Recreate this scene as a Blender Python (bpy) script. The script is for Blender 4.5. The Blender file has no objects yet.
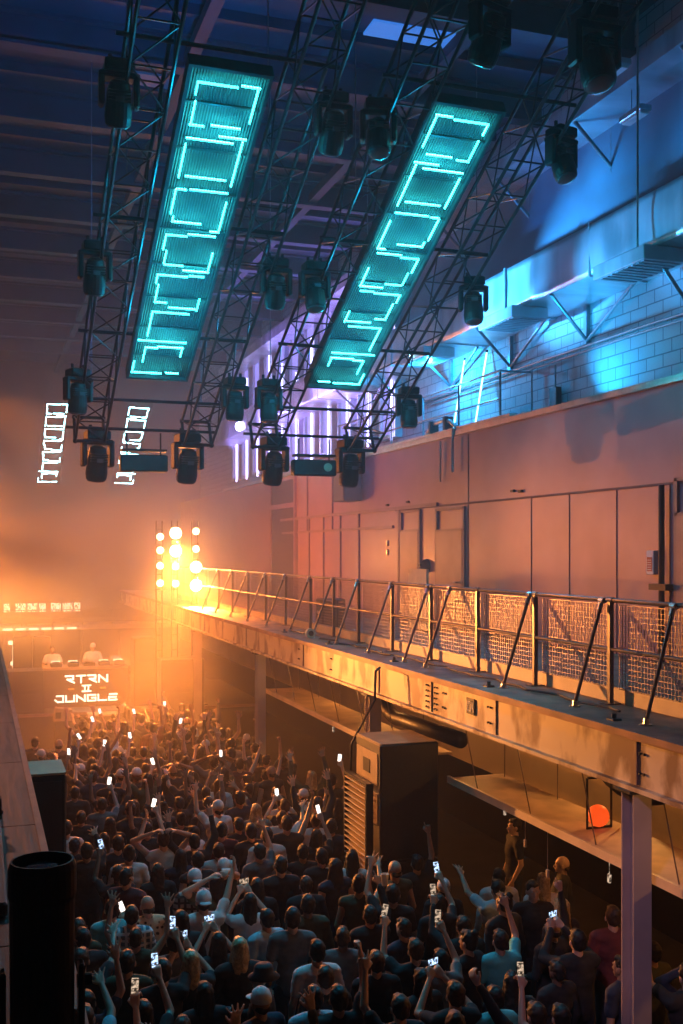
import bpy, bmesh, math, random
from mathutils import Vector, Matrix, noise
PI = math.pi
rnd = random.Random(11)
scene = bpy.context.scene
col = scene.collection
CAMZ = 5.6

# ------------------------------------------------------------------ materials
def mat(name, color, rough=.6, metal=0., var=.15, scale=6., bump=0., emit=None, estr=0., spec=.5, alt=None, stretch=(1, 1, 1)):
    m = bpy.data.materials.new(name); m.use_nodes = True
    nt = m.node_tree; b = nt.nodes['Principled BSDF']
    b.inputs['Roughness'].default_value = rough
    b.inputs['Metallic'].default_value = metal
    b.inputs['Specular IOR Level'].default_value = spec
    tc = nt.nodes.new('ShaderNodeTexCoord'); mp = nt.nodes.new('ShaderNodeMapping')
    mp.inputs['Scale'].default_value = stretch
    n = nt.nodes.new('ShaderNodeTexNoise'); n.inputs['Scale'].default_value = scale; n.inputs['Detail'].default_value = 5
    nt.links.new(tc.outputs['Object'], mp.inputs['Vector']); nt.links.new(mp.outputs['Vector'], n.inputs['Vector'])
    r = nt.nodes.new('ShaderNodeValToRGB')
    a = alt if alt else tuple(max(0, c * (1 - var * 2)) for c in color)
    r.color_ramp.elements[0].position = .32; r.color_ramp.elements[1].position = .62
    r.color_ramp.elements[0].color = (*a, 1); r.color_ramp.elements[1].color = (*color, 1)
    nt.links.new(n.outputs['Fac'], r.inputs['Fac']); nt.links.new(r.outputs['Color'], b.inputs['Base Color'])
    if bump:
        bp = nt.nodes.new('ShaderNodeBump'); bp.inputs['Strength'].default_value = bump; bp.inputs['Distance'].default_value = .02
        nt.links.new(n.outputs['Fac'], bp.inputs['Height']); nt.links.new(bp.outputs['Normal'], b.inputs['Normal'])
    if emit:
        b.inputs['Emission Color'].default_value = (*emit, 1); b.inputs['Emission Strength'].default_value = estr
    return m

def emat(name, color, strength, dots=0.):
    m = bpy.data.materials.new(name); m.use_nodes = True
    nt = m.node_tree; b = nt.nodes['Principled BSDF']
    b.inputs['Base Color'].default_value = (.02, .02, .02, 1)
    b.inputs['Emission Color'].default_value = (*color, 1)
    b.inputs['Emission Strength'].default_value = strength
    if dots:
        tc = nt.nodes.new('ShaderNodeTexCoord'); v = nt.nodes.new('ShaderNodeTexVoronoi')
        v.inputs['Scale'].default_value = dots; v.inputs['Randomness'].default_value = 0
        r = nt.nodes.new('ShaderNodeMapRange'); r.inputs[1].default_value = .3; r.inputs[2].default_value = .55
        r.inputs[3].default_value = strength * 1.8; r.inputs[4].default_value = strength * .35
        nt.links.new(tc.outputs['Object'], v.inputs['Vector']); nt.links.new(v.outputs['Distance'], r.inputs[0])
        nt.links.new(r.outputs[0], b.inputs['Emission Strength'])
    return m

def block_mat(name, c1, c2, cm, rot, bw=.45, bh=.22, mortar=.012, bump=.5):
    m = mat(name, c1, .75)
    nt = m.node_tree; b = nt.nodes['Principled BSDF']
    tc = nt.nodes.new('ShaderNodeTexCoord'); mp = nt.nodes.new('ShaderNodeMapping'); mp.inputs['Rotation'].default_value = rot
    br = nt.nodes.new('ShaderNodeTexBrick'); br.inputs['Scale'].default_value = 1
    br.inputs['Brick Width'].default_value = bw; br.inputs['Row Height'].default_value = bh; br.inputs['Mortar Size'].default_value = mortar
    br.inputs['Color1'].default_value = (*c1, 1); br.inputs['Color2'].default_value = (*c2, 1); br.inputs['Mortar'].default_value = (*cm, 1)
    sep = nt.nodes.new('ShaderNodeSeparateXYZ'); cb = nt.nodes.new('ShaderNodeCombineXYZ')
    nt.links.new(tc.outputs['Object'], sep.inputs[0]); nt.links.new(sep.outputs['Y'], cb.inputs['X']); nt.links.new(sep.outputs['Z'], cb.inputs['Y'])
    nt.links.new(cb.outputs[0], br.inputs['Vector']); nt.links.new(br.outputs['Color'], b.inputs['Base Color'])
    bp = nt.nodes.new('ShaderNodeBump'); bp.inputs['Strength'].default_value = bump; bp.inputs['Distance'].default_value = .03; bp.invert = True
    nt.links.new(br.outputs['Fac'], bp.inputs['Height']); nt.links.new(bp.outputs['Normal'], b.inputs['Normal'])
    return m

def plaid_mat(name, c1, c2, sc):
    m = mat(name, c1, .85); nt = m.node_tree; b = nt.nodes['Principled BSDF']
    tc = nt.nodes.new('ShaderNodeTexCoord'); k = nt.nodes.new('ShaderNodeTexBrick')
    k.offset = 0; k.inputs['Scale'].default_value = sc; k.inputs['Brick Width'].default_value = .5; k.inputs['Row Height'].default_value = .5
    k.inputs['Mortar Size'].default_value = .1
    k.inputs['Color1'].default_value = (*c1, 1); k.inputs['Color2'].default_value = (*[q * .6 for q in c1], 1); k.inputs['Mortar'].default_value = (*c2, 1)
    sep = nt.nodes.new('ShaderNodeSeparateXYZ'); cb = nt.nodes.new('ShaderNodeCombineXYZ')
    nt.links.new(tc.outputs['Object'], sep.inputs[0]); nt.links.new(sep.outputs['X'], cb.inputs['X']); nt.links.new(sep.outputs['Z'], cb.inputs['Y'])
    nt.links.new(cb.outputs[0], k.inputs['Vector']); nt.links.new(k.outputs['Color'], b.inputs['Base Color'])
    return m

def leopard_mat(name):
    m = mat(name, (.3, .2, .1), .85); nt = m.node_tree; b = nt.nodes['Principled BSDF']
    tc = nt.nodes.new('ShaderNodeTexCoord'); v = nt.nodes.new('ShaderNodeTexVoronoi'); v.inputs['Scale'].default_value = 22
    r = nt.nodes.new('ShaderNodeValToRGB'); r.color_ramp.elements[0].position = .3; r.color_ramp.elements[0].color = (.02, .015, .01, 1)
    r.color_ramp.elements[1].position = .45; r.color_ramp.elements[1].color = (.55, .42, .28, 1)
    nt.links.new(tc.outputs['Object'], v.inputs['Vector']); nt.links.new(v.outputs['Distance'], r.inputs['Fac']); nt.links.new(r.outputs['Color'], b.inputs['Base Color'])
    return m

M = {
 'black': mat('black_metal', (.018, .018, .02), .45, .3, .2, 8),
 'truss': mat('truss_metal', (.06, .06, .065), .32, .85, .15, 10),
 'plastic': mat('black_plastic', (.012, .012, .014), .45, 0, .2, 12, spec=.3),
 'lens': mat('glass_lens', (.12, .12, .14), .08, .2, .05, 5, spec=.9),
 'housing': mat('panel_housing', (.05, .06, .065), .5, .3, .2, 5),
 'pinkwall': mat('painted_board', (.40, .235, .27), .40, 0, .10, .9, alt=(.31, .18, .21), bump=.05),
 'pinktrim': mat('painted_trim', (.30, .19, .18), .5, 0, .1, 2),
 'doorpaint': mat('door_paint', (.38, .23, .21), .45, 0, .1, 2),
 'darkpaint': mat('dark_paint', (.05, .035, .035), .6, 0, .2, 2),
 'seam': mat('panel_seam', (.17, .095, .10), .7, 0, .1, 3),
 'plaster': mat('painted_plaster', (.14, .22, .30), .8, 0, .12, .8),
 'block': block_mat('painted_blockwork', (.42, .45, .48), (.36, .39, .43), (.15, .17, .2), (0, 0, 0)),
 'duct': mat('galvanised_duct', (.62, .66, .70), .38, .55, .2, .9, .25, stretch=(1, 2.2, .5)),
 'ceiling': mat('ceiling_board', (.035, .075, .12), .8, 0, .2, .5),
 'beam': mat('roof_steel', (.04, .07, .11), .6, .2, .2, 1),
 'floor': mat('venue_floor', (.02, .018, .018), .8, 0, .2, 2, spec=.15),
 'cream': mat('weathered_cream_steel', (.66, .56, .40), .5, .1, .1, 3.2, .15, alt=(.24, .15, .09), stretch=(1, .8, .45)),
 'deck': mat('rusty_deck_plate', (.46, .25, .15), .6, .1, .3, 2.5, .3, alt=(.18, .10, .07)),
 'toe': mat('toe_board_paint', (.72, .58, .40), .5, 0, .1, 3),
 'rail': mat('galvanised_rail', (.12, .095, .09), .35, .6, .15, 5),
 'clamp': mat('bright_clamp', (.65, .6, .55), .3, .8, .1, 5),
 'wire': mat('mesh_wire', (.24, .19, .17), .4, .6, .1, 5),
 'canopy': mat('canopy_board', (.72, .54, .38), .6, 0, .15, 3, .1),
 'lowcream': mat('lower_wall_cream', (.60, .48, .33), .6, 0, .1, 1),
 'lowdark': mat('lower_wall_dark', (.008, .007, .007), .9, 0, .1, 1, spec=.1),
 'wood': mat('parapet_planks', (.16, .105, .08), .55, 0, .2, 5, .3, alt=(.06, .04, .03), stretch=(6, .35, 1)),
 'woodedge': mat('parapet_edge', (.42, .28, .2), .5, 0, .15, 6),
 'plywood': mat('birch_ply', (.45, .33, .22), .5, 0, .15, 4),
 'speaker': mat('speaker_cabinet', (.02, .016, .015), .5, 0, .2, 30, .1),
 'grille': mat('speaker_grille', (.07, .06, .055), .5, .5, .2, 80),
 'column': mat('painted_column', (.42, .36, .38), .5, .1, .1, 2),
 'booth': mat('booth_banner', (.07, .035, .018), .6, 0, .1, 3),
 'white': mat('white_paint', (.8, .78, .75), .5, 0, .05, 4),
 'red': mat('red_paint', (.5, .05, .03), .5),
 'skin': mat('skin', (.52, .33, .25), .5, 0, .06, 9),
 'skin2': mat('skin_tan', (.36, .21, .14), .5, 0, .06, 9),
 'skin3': mat('skin_brown', (.16, .085, .055), .5, 0, .06, 9),
 'hair': mat('dark_hair', (.016, .010, .008), .6, 0, .3, 40, .3),
 'brown': mat('brown_hair', (.05, .026, .015), .6, 0, .3, 40, .3),
 'blonde': mat('blonde_hair', (.55, .40, .22), .42, 0, .25, 40, .3),
 't_dark': mat('black_cotton', (.022, .021, .024), .85, 0, .2, 9),
 't_navy': mat('navy_cotton', (.02, .03, .06), .85, 0, .2, 9),
 't_grey': mat('grey_cotton', (.17, .165, .17), .85, 0, .15, 9),
 't_maroon': mat('maroon_cotton', (.14, .025, .03), .85, 0, .15, 9),
 't_olive': mat('olive_cotton', (.07, .07, .035), .85, 0, .15, 9),
 't_white': mat('white_cotton', (.72, .70, .70), .85, 0, .06, 9),
 't_pale': mat('pale_blue_cotton', (.42, .58, .68), .85, 0, .08, 9),
 't_teal': mat('teal_cotton', (.10, .52, .55), .85, 0, .08, 9),
 't_plaid': plaid_mat('checked_cotton', (.35, .3, .3), (.04, .03, .03), 7),
 't_blueplaid': plaid_mat('blue_checked_cotton', (.12, .28, .38), (.6, .7, .75), 7),
 't_leopard': leopard_mat('leopard_cotton'),
 'denim': mat('dark_denim', (.025, .03, .045), .85, 0, .2, 9),
 'cap': mat('white_cap', (.75, .74, .76), .75),
 'capdark': mat('dark_cap', (.03, .03, .035), .75),
 'eye': mat('eye', (.5, .5, .5), .2, 0, 0),
 'led': emat('led_pixels', (.04, .88, .88), 24, 26),
 'led2': emat('led_pixels_far', (.35, .95, 1.0), 22),
 'warm': emat('tungsten', (1, .58, .22), 60),
 'warm2': emat('tungsten_small', (1, .6, .25), 22),
 'phone_w': emat('phone_screen_white', (1, .86, .75), 3),
 'boothpane': None,
 'phone_b': emat('phone_screen_blue', (.5, .7, 1), 1.0),
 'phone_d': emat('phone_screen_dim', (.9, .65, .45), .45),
 'text': emat('lit_lettering', (1, .84, .6), 3),
 'signorange': emat('orange_lettering', (1, .25, .03), 1.2),
 'boothlit': emat('lit_shelf', (1, .72, .45), 2.2),
 'violet': emat('violet_strip_glow', (.36, .30, 1.0), 1.1),  # glow standing in for violet light on the wall columns
 'tube': emat('blue_tube', (.2, .75, 1.0), 9),
 'violetedge': emat('violet_tube', (.55, .5, 1.0), 7),  # brighter glow standing in for the lit edges of those columns
 'orangeball': emat('orange_globe', (1, .085, .01), 1.0),
 'cablejacket': mat('cable_rubber', (.012, .012, .012), .5),
 'pipe': mat('steel_conduit', (.25, .28, .3), .4, .5),
}

def patch_emission(m, scale, lo, hi, stretch=(1, 1, 1)):
    nt = m.node_tree; b = nt.nodes['Principled BSDF']; s = b.inputs['Emission Strength'].default_value
    tc = nt.nodes.new('ShaderNodeTexCoord'); mp = nt.nodes.new('ShaderNodeMapping'); mp.inputs['Scale'].default_value = stretch
    v = nt.nodes.new('ShaderNodeTexNoise'); v.inputs['Scale'].default_value = scale
    r = nt.nodes.new('ShaderNodeMapRange'); r.inputs[1].default_value = .42; r.inputs[2].default_value = .58
    r.inputs[3].default_value = s * lo; r.inputs[4].default_value = s * hi
    nt.links.new(tc.outputs['Object'], mp.inputs['Vector']); nt.links.new(mp.outputs['Vector'], v.inputs['Vector']); nt.links.new(v.outputs['Fac'], r.inputs[0]); nt.links.new(r.outputs[0], b.inputs['Emission Strength'])
    return m
M['boothpane'] = patch_emission(emat('lit_panes', (1, .72, .45), 2.0), 7, .1, 1.3, (3, 1, 1))
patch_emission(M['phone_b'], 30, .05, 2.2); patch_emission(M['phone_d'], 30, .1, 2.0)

_r = [n for n in M['cream'].node_tree.nodes if n.type == 'VALTORGB'][0]; _r.color_ramp.elements[0].position = .38; _r.color_ramp.elements[1].position = .50

# ------------------------------------------------------------------ mesh builder
class MB:
    def __init__(s): s.v = []; s.f = []; s.mi = []; s.cm = 0; s.T = None
    def _add(s, vs, fs):
        o = len(s.v)
        s.v += [tuple(s.T @ Vector(p)) if s.T else tuple(p) for p in vs]
        s.f += [tuple(o + i for i in f) for f in fs]; s.mi += [s.cm] * len(fs)
        return s
    def box(s, x0, x1, y0, y1, z0, z1):
        vs = [(x, y, z) for x in (x0, x1) for y in (y0, y1) for z in (z0, z1)]
        return s._add(vs, [(0, 1, 3, 2), (4, 6, 7, 5), (0, 4, 5, 1), (2, 3, 7, 6), (0, 2, 6, 4), (1, 5, 7, 3)])
    def cbox(s, c, d): return s.box(c[0] - d[0] / 2, c[0] + d[0] / 2, c[1] - d[1] / 2, c[1] + d[1] / 2, c[2] - d[2] / 2, c[2] + d[2] / 2)
    def bbox(s, x0, x1, y0, y1, z0, z1, b):        # box with chamfered edges all round
        def ring(z, i): return [(x0 + i + b * 0, y0 + i, z)]
        pts = []
        rings = [(z0, b), (z0 + b, 0), (z1 - b, 0), (z1, b)]
        for z, i in rings:
            X0, X1, Y0, Y1 = x0 + i, x1 - i, y0 + i, y1 - i
            pts += [(X0 + b, Y0, z), (X1 - b, Y0, z), (X1, Y0 + b, z), (X1, Y1 - b, z), (X1 - b, Y1, z), (X0 + b, Y1, z), (X0, Y1 - b, z), (X0, Y0 + b, z)]
        fs = [tuple(range(7, -1, -1)), tuple(range(24, 32))]
        for r in range(3):
            for k in range(8):
                a = r * 8 + k; c = r * 8 + (k + 1) % 8
                fs.append((a, c, c + 8, a + 8))
        return s._add(pts, fs)
    def tube(s, a, b, r, n=8, r2=None, cap=True):
        a = Vector(a); b = Vector(b); d = b - a
        if d.length < 1e-6: return s
        q = d.to_track_quat('Z', 'Y'); r2 = r if r2 is None else r2
        vs = []
        for c, rr in ((a, r), (b, r2)):
            for k in range(n):
                t = 2 * PI * k / n; vs.append(c + q @ Vector((rr * math.cos(t), rr * math.sin(t), 0)))
        fs = [(k, (k + 1) % n, n + (k + 1) % n, n + k) for k in range(n)]
        if cap: fs += [tuple(range(n - 1, -1, -1)), tuple(range(n, 2 * n))]
        return s._add(vs, fs)
    def path(s, pts, r, n=8):
        pts = [Vector(p) for p in pts]; rings = []
        for i, p in enumerate(pts):
            d = (pts[min(i + 1, len(pts) - 1)] - pts[max(i - 1, 0)])
            q = d.to_track_quat('Z', 'Y') if i == 0 else q2.rotation_difference(d.normalized()) @ q if False else d.to_track_quat('Z', 'Y')
            rings.append([p + q @ Vector((r * math.cos(2 * PI * k / n), r * math.sin(2 * PI * k / n), 0)) for k in range(n)])
        vs = [v for R_ in rings for v in R_]; fs = []
        for i in range(len(pts) - 1):
            for k in range(n):
                a = i * n + k; b = i * n + (k + 1) % n
                fs.append((a, b, b + n, a + n))
        fs += [tuple(range(n - 1, -1, -1)), tuple(range((len(pts) - 1) * n, len(pts) * n))]
        return s._add(vs, fs)
    def lathe(s, prof, n=20, c=(0, 0, 0), sx=1, sy=1):
        vs = [(c[0] + sx * r * math.cos(2 * PI * k / n), c[1] + sy * r * math.sin(2 * PI * k / n), c[2] + z) for r, z in prof for k in range(n)]
        fs = []
        for i in range(len(prof) - 1):
            for k in range(n):
                a = i * n + k; b = i * n + (k + 1) % n
                fs.append((a, b, b + n, a + n))
        fs += [tuple(range(n - 1, -1, -1)), tuple(range((len(prof) - 1) * n, len(prof) * n))]
        return s._add(vs, fs)
    def ball(s, c, r, n=12, m=8):
        r = (r, r, r) if isinstance(r, (int, float)) else r
        vs = []; fs = []
        for i in range(1, m):
            t = PI * i / m
            for k in range(n):
                p = 2 * PI * k / n; vs.append((c[0] + r[0] * math.sin(t) * math.cos(p), c[1] + r[1] * math.sin(t) * math.sin(p), c[2] + r[2] * math.cos(t)))
        for i in range(m - 2):
            for k in range(n):
                a = i * n + k; b = i * n + (k + 1) % n
                fs.append((a, a + n, b + n, b))
        vs += [(c[0], c[1], c[2] + r[2]), (c[0], c[1], c[2] - r[2])]; T, B = len(vs) - 2, len(vs) - 1
        for k in range(n):
            fs.append((T, k, (k + 1) % n)); fs.append((B, (m - 2) * n + (k + 1) % n, (m - 2) * n + k))
        return s._add(vs, fs)
    def caps(s, a, b, ra, rb, n=12):                # capsule that tapers
        s.tube(a, b, ra, n, rb); s.ball(a, ra, n, 8); s.ball(b, rb, n, 8); return s
    def poly(s, pts, y0, y1):                       # polygon in XZ extruded along Y
        n = len(pts); vs = [(x, y0, z) for x, z in pts] + [(x, y1, z) for x, z in pts]
        fs = [tuple(range(n)), tuple(range(2 * n - 1, n - 1, -1))] + [(k, k + n, (k + 1) % n + n, (k + 1) % n) for k in range(n)]
        return s._add(vs, fs)
    def mesh(s, name, mats, smooth=False, fix=False):
        me = bpy.data.meshes.new(name); me.from_pydata(s.v, [], s.f)
        for m in (mats if isinstance(mats, (list, tuple)) else [mats]): me.materials.append(m)
        if any(s.mi): me.polygons.foreach_set('material_index', s.mi)
        if fix:
            bm = bmesh.new(); bm.from_mesh(me); bmesh.ops.recalc_face_normals(bm, faces=bm.faces); bm.to_mesh(me); bm.free()
        if smooth: me.polygons.foreach_set('use_smooth', [True] * len(me.polygons))
        me.update(); return me
    def build(s, name, mats, parent=None, smooth=False, loc=None, fix=True, **kw):
        return link(name, s.mesh(name, mats, smooth, fix), parent, loc, **kw)

def link(name, me, parent=None, loc=None, rot=None, label=None, cat=None, group=None, kind=None):
    o = bpy.data.objects.new(name, me); col.objects.link(o)
    if parent: o.parent = parent
    if loc: o.location = loc
    if rot: o.rotation_euler = rot
    return tag(o, label, cat, group, kind)
def tag(o, label=None, cat=None, group=None, kind=None):
    if label: o['label'] = label
    if cat: o['category'] = cat
    if group: o['group'] = group
    if kind: o['kind'] = kind
    return o
def thing(name, label, cat, loc=(0, 0, 0), rot=(0, 0, 0), group=None):
    return link(name, None, None, loc, rot, label, cat, group)
def struct(mb, name, m, label=None, cat=None, parent=None):
    return mb.build(name, m, parent, kind='structure' if not parent else None, label=label, cat=cat)
def copy_tree(o, parent=None):
    c = o.copy(); col.objects.link(c)
    if parent: c.parent = parent
    for ch in list(o.children): copy_tree(ch, c)
    return c

# ------------------------------------------------------------------ camera
AZ = math.radians(19.07)
cam = bpy.data.cameras.new('camera'); co = bpy.data.objects.new('camera', cam); col.objects.link(co)
co.location = (0, 0, CAMZ); co.rotation_euler = (PI / 2, 0, -AZ)
cam.sensor_fit = 'VERTICAL'; cam.sensor_height = 36; cam.sensor_width = 24; cam.lens = 1050 / 1024 * 36; cam.shift_y = 39 / 1024
cam.clip_end = 200; cam.clip_start = .05
scene.camera = co
scene.view_settings.view_transform = 'Standard'; scene.view_settings.look = 'None'; scene.view_settings.gamma = 1
scene.view_settings.use_curve_mapping = False

# ------------------------------------------------------------------ room shell
YE = 52
struct(MB().box(-3, 10.9, -3, YE, -.3, 0), 'floor', M['floor'], 'dark concrete dance floor under the crowd', 'floor')
struct(MB().box(-3.3, -3, -3, YE, 0, 15), 'wall_left', M['darkpaint'], 'dark side wall of the hall behind the left balcony', 'wall')
struct(MB().box(-3.3, 10.9, YE, YE + .3, 0, 15), 'wall_far', M['darkpaint'], 'dark end wall of the hall behind the stage haze', 'wall')
struct(MB().box(-3.3, 10.9, -3.3, -3, 0, 15), 'wall_near', M['darkpaint'], 'dark wall behind the viewer', 'wall')
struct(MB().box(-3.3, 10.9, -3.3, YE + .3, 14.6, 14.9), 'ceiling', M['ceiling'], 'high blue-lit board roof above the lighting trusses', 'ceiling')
struct(MB().box(10.5, 10.9, -3, YE, 8.0, 14.6), 'wall_right_upper', M['block'], 'painted blockwork wall lit blue behind the air duct', 'wall')
w = MB().box(9.5, 10.9, -3, 42, 3.85, 8.07)
struct(w, 'wall_right', M['pinkwall'], 'pinkish board wall of the room behind the walkway', 'wall')
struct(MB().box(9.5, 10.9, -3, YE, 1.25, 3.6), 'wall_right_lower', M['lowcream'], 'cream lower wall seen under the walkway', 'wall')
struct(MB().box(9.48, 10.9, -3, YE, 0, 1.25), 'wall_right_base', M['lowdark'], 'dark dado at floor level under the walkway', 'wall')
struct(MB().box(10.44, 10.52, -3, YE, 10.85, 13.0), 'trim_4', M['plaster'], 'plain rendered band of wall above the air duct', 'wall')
struct(MB().box(9.5, 10.9, 42, YE, 3.85, 8.0), 'wall_right_end', M['pinkwall'], 'wall beyond the board room at the far end', 'wall')
# cornice flashing along the top of the board wall
struct(MB().box(9.40, 9.52, -3, 42, 8.02, 8.12), 'trim_1', M['clamp'], 'pale flashing along the top edge of the board wall', 'trim')
# seams and battens of the board wall
sm = MB(); X = 9.497
sm.box(9.485, X, -3, 23.5, 6.56, 6.60)
for y in (12.85, 14.2, 15.6, 16.9, 19.5): sm.box(9.487, X, y, y + .014, 3.9, 8.0 if y > 17 else 6.56)
struct(sm, 'trim_2', M['seam'], 'dark joint lines between the wall boards', 'trim')
sm = MB()
for y in (23.2, 26.0, 27.5, 29.0, 30.4, 31.7): sm.box(9.46, X, y, y + .09, 3.9, 6.6)
sm.box(9.46, X, 23.6, 33.4, 6.15, 6.22); sm.box(9.45, X, 21, 33.6, 6.58, 6.66)
for y in (28.2, 30.6): sm.box(9.46, X, y, y + .05, 6.2, 7.9)
struct(sm, 'trim_3', M['pinktrim'], 'raised battens framing the far wall boards', 'trim')

# doors and openings on the upper level
def door(n, y0, y1, zt, label, transom=.5, panel='doorpaint'):
    d = link('door_%d' % n, MB().box(9.44, 9.495, y0 + .06, y1 - .06, 3.98, zt).mesh('door_%d' % n, M[panel], False, True), label=label, cat='door', kind='structure')
    f = MB().box(9.45, 9.5, y0 - .02, y0 + .06, 3.98, zt + transom).box(9.45, 9.5, y1 - .06, y1 + .02, 3.98, zt + transom)
    f.box(9.45, 9.5, y0, y1, zt, zt + .05).box(9.45, 9.5, y0, y1, zt + transom - .05, zt + transom)
    f.build('door_frame', M['pinktrim'], d)
    MB().tube((9.43, y0 + .16, 4.95), (9.36, y0 + .16, 4.95), .015).tube((9.36, y0 + .16, 4.95), (9.36, y0 + .3, 4.95), .015).build('door_handle', M['clamp'], d)
    return d
door(1, 19.65, 21.05, 6.02, 'pink-brown door with a transom on the upper walkway, near the security lamp')
door(2, 21.95, 23.1, 6.05, 'plain pink-brown door on the upper walkway left of the security lamp')
door(3, 11.2, 12.7, 6.10, 'door at the right edge of the upper walkway', .55)
d4 = MB().box(9.47, 9.496, 31.95, 34.7, 3.98, 7.9).build('door_4', M['darkpaint'], label='tall dark opening at the far end of the upper wall', cat='door', kind='structure')
f4 = MB().box(9.43, 9.5, 31.82, 31.95, 3.98, 8).box(9.43, 9.5, 34.7, 34.82, 3.98, 8).box(9.43, 9.5, 31.95, 34.7, 7.0, 7.15)
f4.build('door_frame', M['pinkwall'], d4)

# roof beams
for i in range(11):
    y = 15.2 + i * 3.1
    b = MB().box(-3, 10.5, y - .14, y + .14, 14.0, 14.06).box(-3, 10.5, y - .02, y + .02, 14.06, 14.55).box(-3, 10.5, y - .14, y + .14, 14.54, 14.6)
    b.box(-3, 10.5, y + .9, y + 1.0, 14.42, 14.6).box(-3, 10.5, y + 1.9, y + 2.0, 14.42, 14.6)
    struct(b, 'trim_%d' % (10 + i), M['beam'], 'steel roof beam spanning the hall', 'roof beam')
struct(MB().box(3.4, 3.6, -3, YE, 14.1, 14.3).box(7.6, 7.8, -3, YE, 14.1, 14.3), 'trim_22', M['beam'], 'steel purlins running along the roof', 'roof beam')

# skylight strips
for i, (x, y) in enumerate([(6.2, 16.3), (2.3, 19.5)]):
    o = link('window_%d' % (10 + i), MB().box(x, x + 1.5, y, y + .5, 14.40, 14.44).mesh('w', emat('skylight%d' % i, (.05, .25, .9), .8 if i == 0 else .12), False, True), kind='structure', label='blue lit strip set in the roof', cat='roof light')

# upper ledge with brackets, high on the block wall
ld = thing('wall_ledge', 'blue-lit ledge box running high along the block wall above the duct', 'ledge', (0, 0, 0))
MB().box(9.66, 10.5, 2, 44, 13.0, 13.32).build('soffit', M['duct'], ld)
for y in (10.0, 12.9, 15.8, 18.7, 21.6): MB().tube((9.72, y, 13.0), (10.47, y, 12.3), .035).tube((10.47, y, 12.2), (10.47, y, 13), .035).build('bracket', M['pipe'], ld)

# ------------------------------------------------------------------ air duct
du = thing('air_duct', 'long dented metal air duct lit blue, running along the upper block wall', 'air duct', (0, 0, 0))
bm = bmesh.new()
prof = [(9.4, 10.08), (9.4, 10.91), (10.48, 10.91), (10.48, 10.08)]
L = []; Y = 3.0
while Y < 44: L.append(Y); Y += .12
rings = []
def dent(y, z):
    d = .05 * noise.noise(Vector((y * .9, z * 1.6, 3.1))) + .03 * noise.noise(Vector((y * 2.3, z * .9, 9)))
    k = (y % 1.45) / 1.45
    return d - .035 * math.exp(-((k - .5) / .06) ** 2)
N = 9
for y in L:
    ring = []
    for s in range(N): z = 10.08 + .83 * s / (N - 1); e = math.sin(PI * s / (N - 1)) ** .5 if 0 < s < N - 1 else 0; ring.append(bm.verts.new((9.4 + dent(y, z) * e, y, z)))
    ring.append(bm.verts.new((10.48, y, 10.91))); ring.append(bm.verts.new((10.48, y, 10.08)))
    rings.append(ring)
for a, b in zip(rings, rings[1:]):
    n = len(a)
    for k in range(n): bm.faces.new((a[k], b[k], b[(k + 1) % n], a[(k + 1) % n]))
bm.faces.new(rings[0]); bm.faces.new(rings[-1][::-1])
bmesh.ops.recalc_face_normals(bm, faces=bm.faces)
me = bpy.data.meshes.new('duct_body'); bm.to_mesh(me); bm.free(); me.materials.append(M['duct'])
me.polygons.foreach_set('use_smooth', [abs(p.normal.x) > .5 for p in me.polygons]); link('duct_body', me, du)
fl = MB()
for y in [3.2 + 2.9 * i for i in range(14)]: fl.box(9.37, 10.49, y, y + .035, 10.05, 10.94)
fl.build('flange', M['duct'], du)
for i, y in enumerate((13.0, 17.0, 21.0, 25.2)):
    g = thing('air_register', 'metal air outlet box hanging under the duct, %s' % ['closest to the viewer', 'second from the right edge of the photo', 'third along the duct', 'behind the lowered truss end'][i], 'air vent', (9.15, y, 9.86), group='outlet boxes under the duct')
    MB().bbox(0, .75, 0, 1.35, 0, .215, .012).build('housing', M['duct'], g)
    s = MB()
    for k in range(9): s.box(.06, .69, .08 + k * .135, .15 + k * .135, -.012, .0)
    s.build('slats', M['pipe'], g)
for i, y in enumerate((7.9, 10.8, 13.7, 16.6, 19.5, 22.4, 25.3, 28.2)):
    b = MB().tube((9.43, y - .5, 10.07), (10.47, y, 9.42), .032).box(10.42, 10.5, y - .05, y + .05, 9.36, 10.06).tube((10.45, y, 9.42), (10.3, y - 1.7, 10.06), .032)
    b.build('duct_bracket', M['pipe'], label='V-shaped steel bracket propping the duct off the wall, number %s from the near end' % ['one', 'two', 'three', 'four', 'five', 'six', 'seven', 'eight'][i], cat='bracket', group='brackets under the duct')
# conduits
MB().path([(10.42, 6, 9.22), (10.42, 14.9, 9.33), (10.42, 15.1, 9.33), (10.42, 30, 9.30)], .028).build('wall_conduit', M['pipe'], label='upper of two thin conduits along the blue block wall', cat='pipe')
MB().path([(10.42, 6, 9.10), (10.42, 15, 9.24), (10.42, 30, 9.18)], .022).build('wall_conduit', M['pipe'], label='lower of two thin conduits along the blue block wall', cat='pipe')
g = thing('switch_box', 'small dark box on a drop conduit on the blue block wall', 'switch box', (10.4, 17.6, 8.3))
MB().bbox(-.06, .06, -.13, .13, 0, .42, .01).build('box', M['black'], g)
MB().tube((0, 0, .42), (0, 0, .85), .018).build('conduit', M['pipe'], g); MB().tube((0, .9, -.2), (0, .9, .9), .018).build('conduit', M['pipe'], g)
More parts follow.
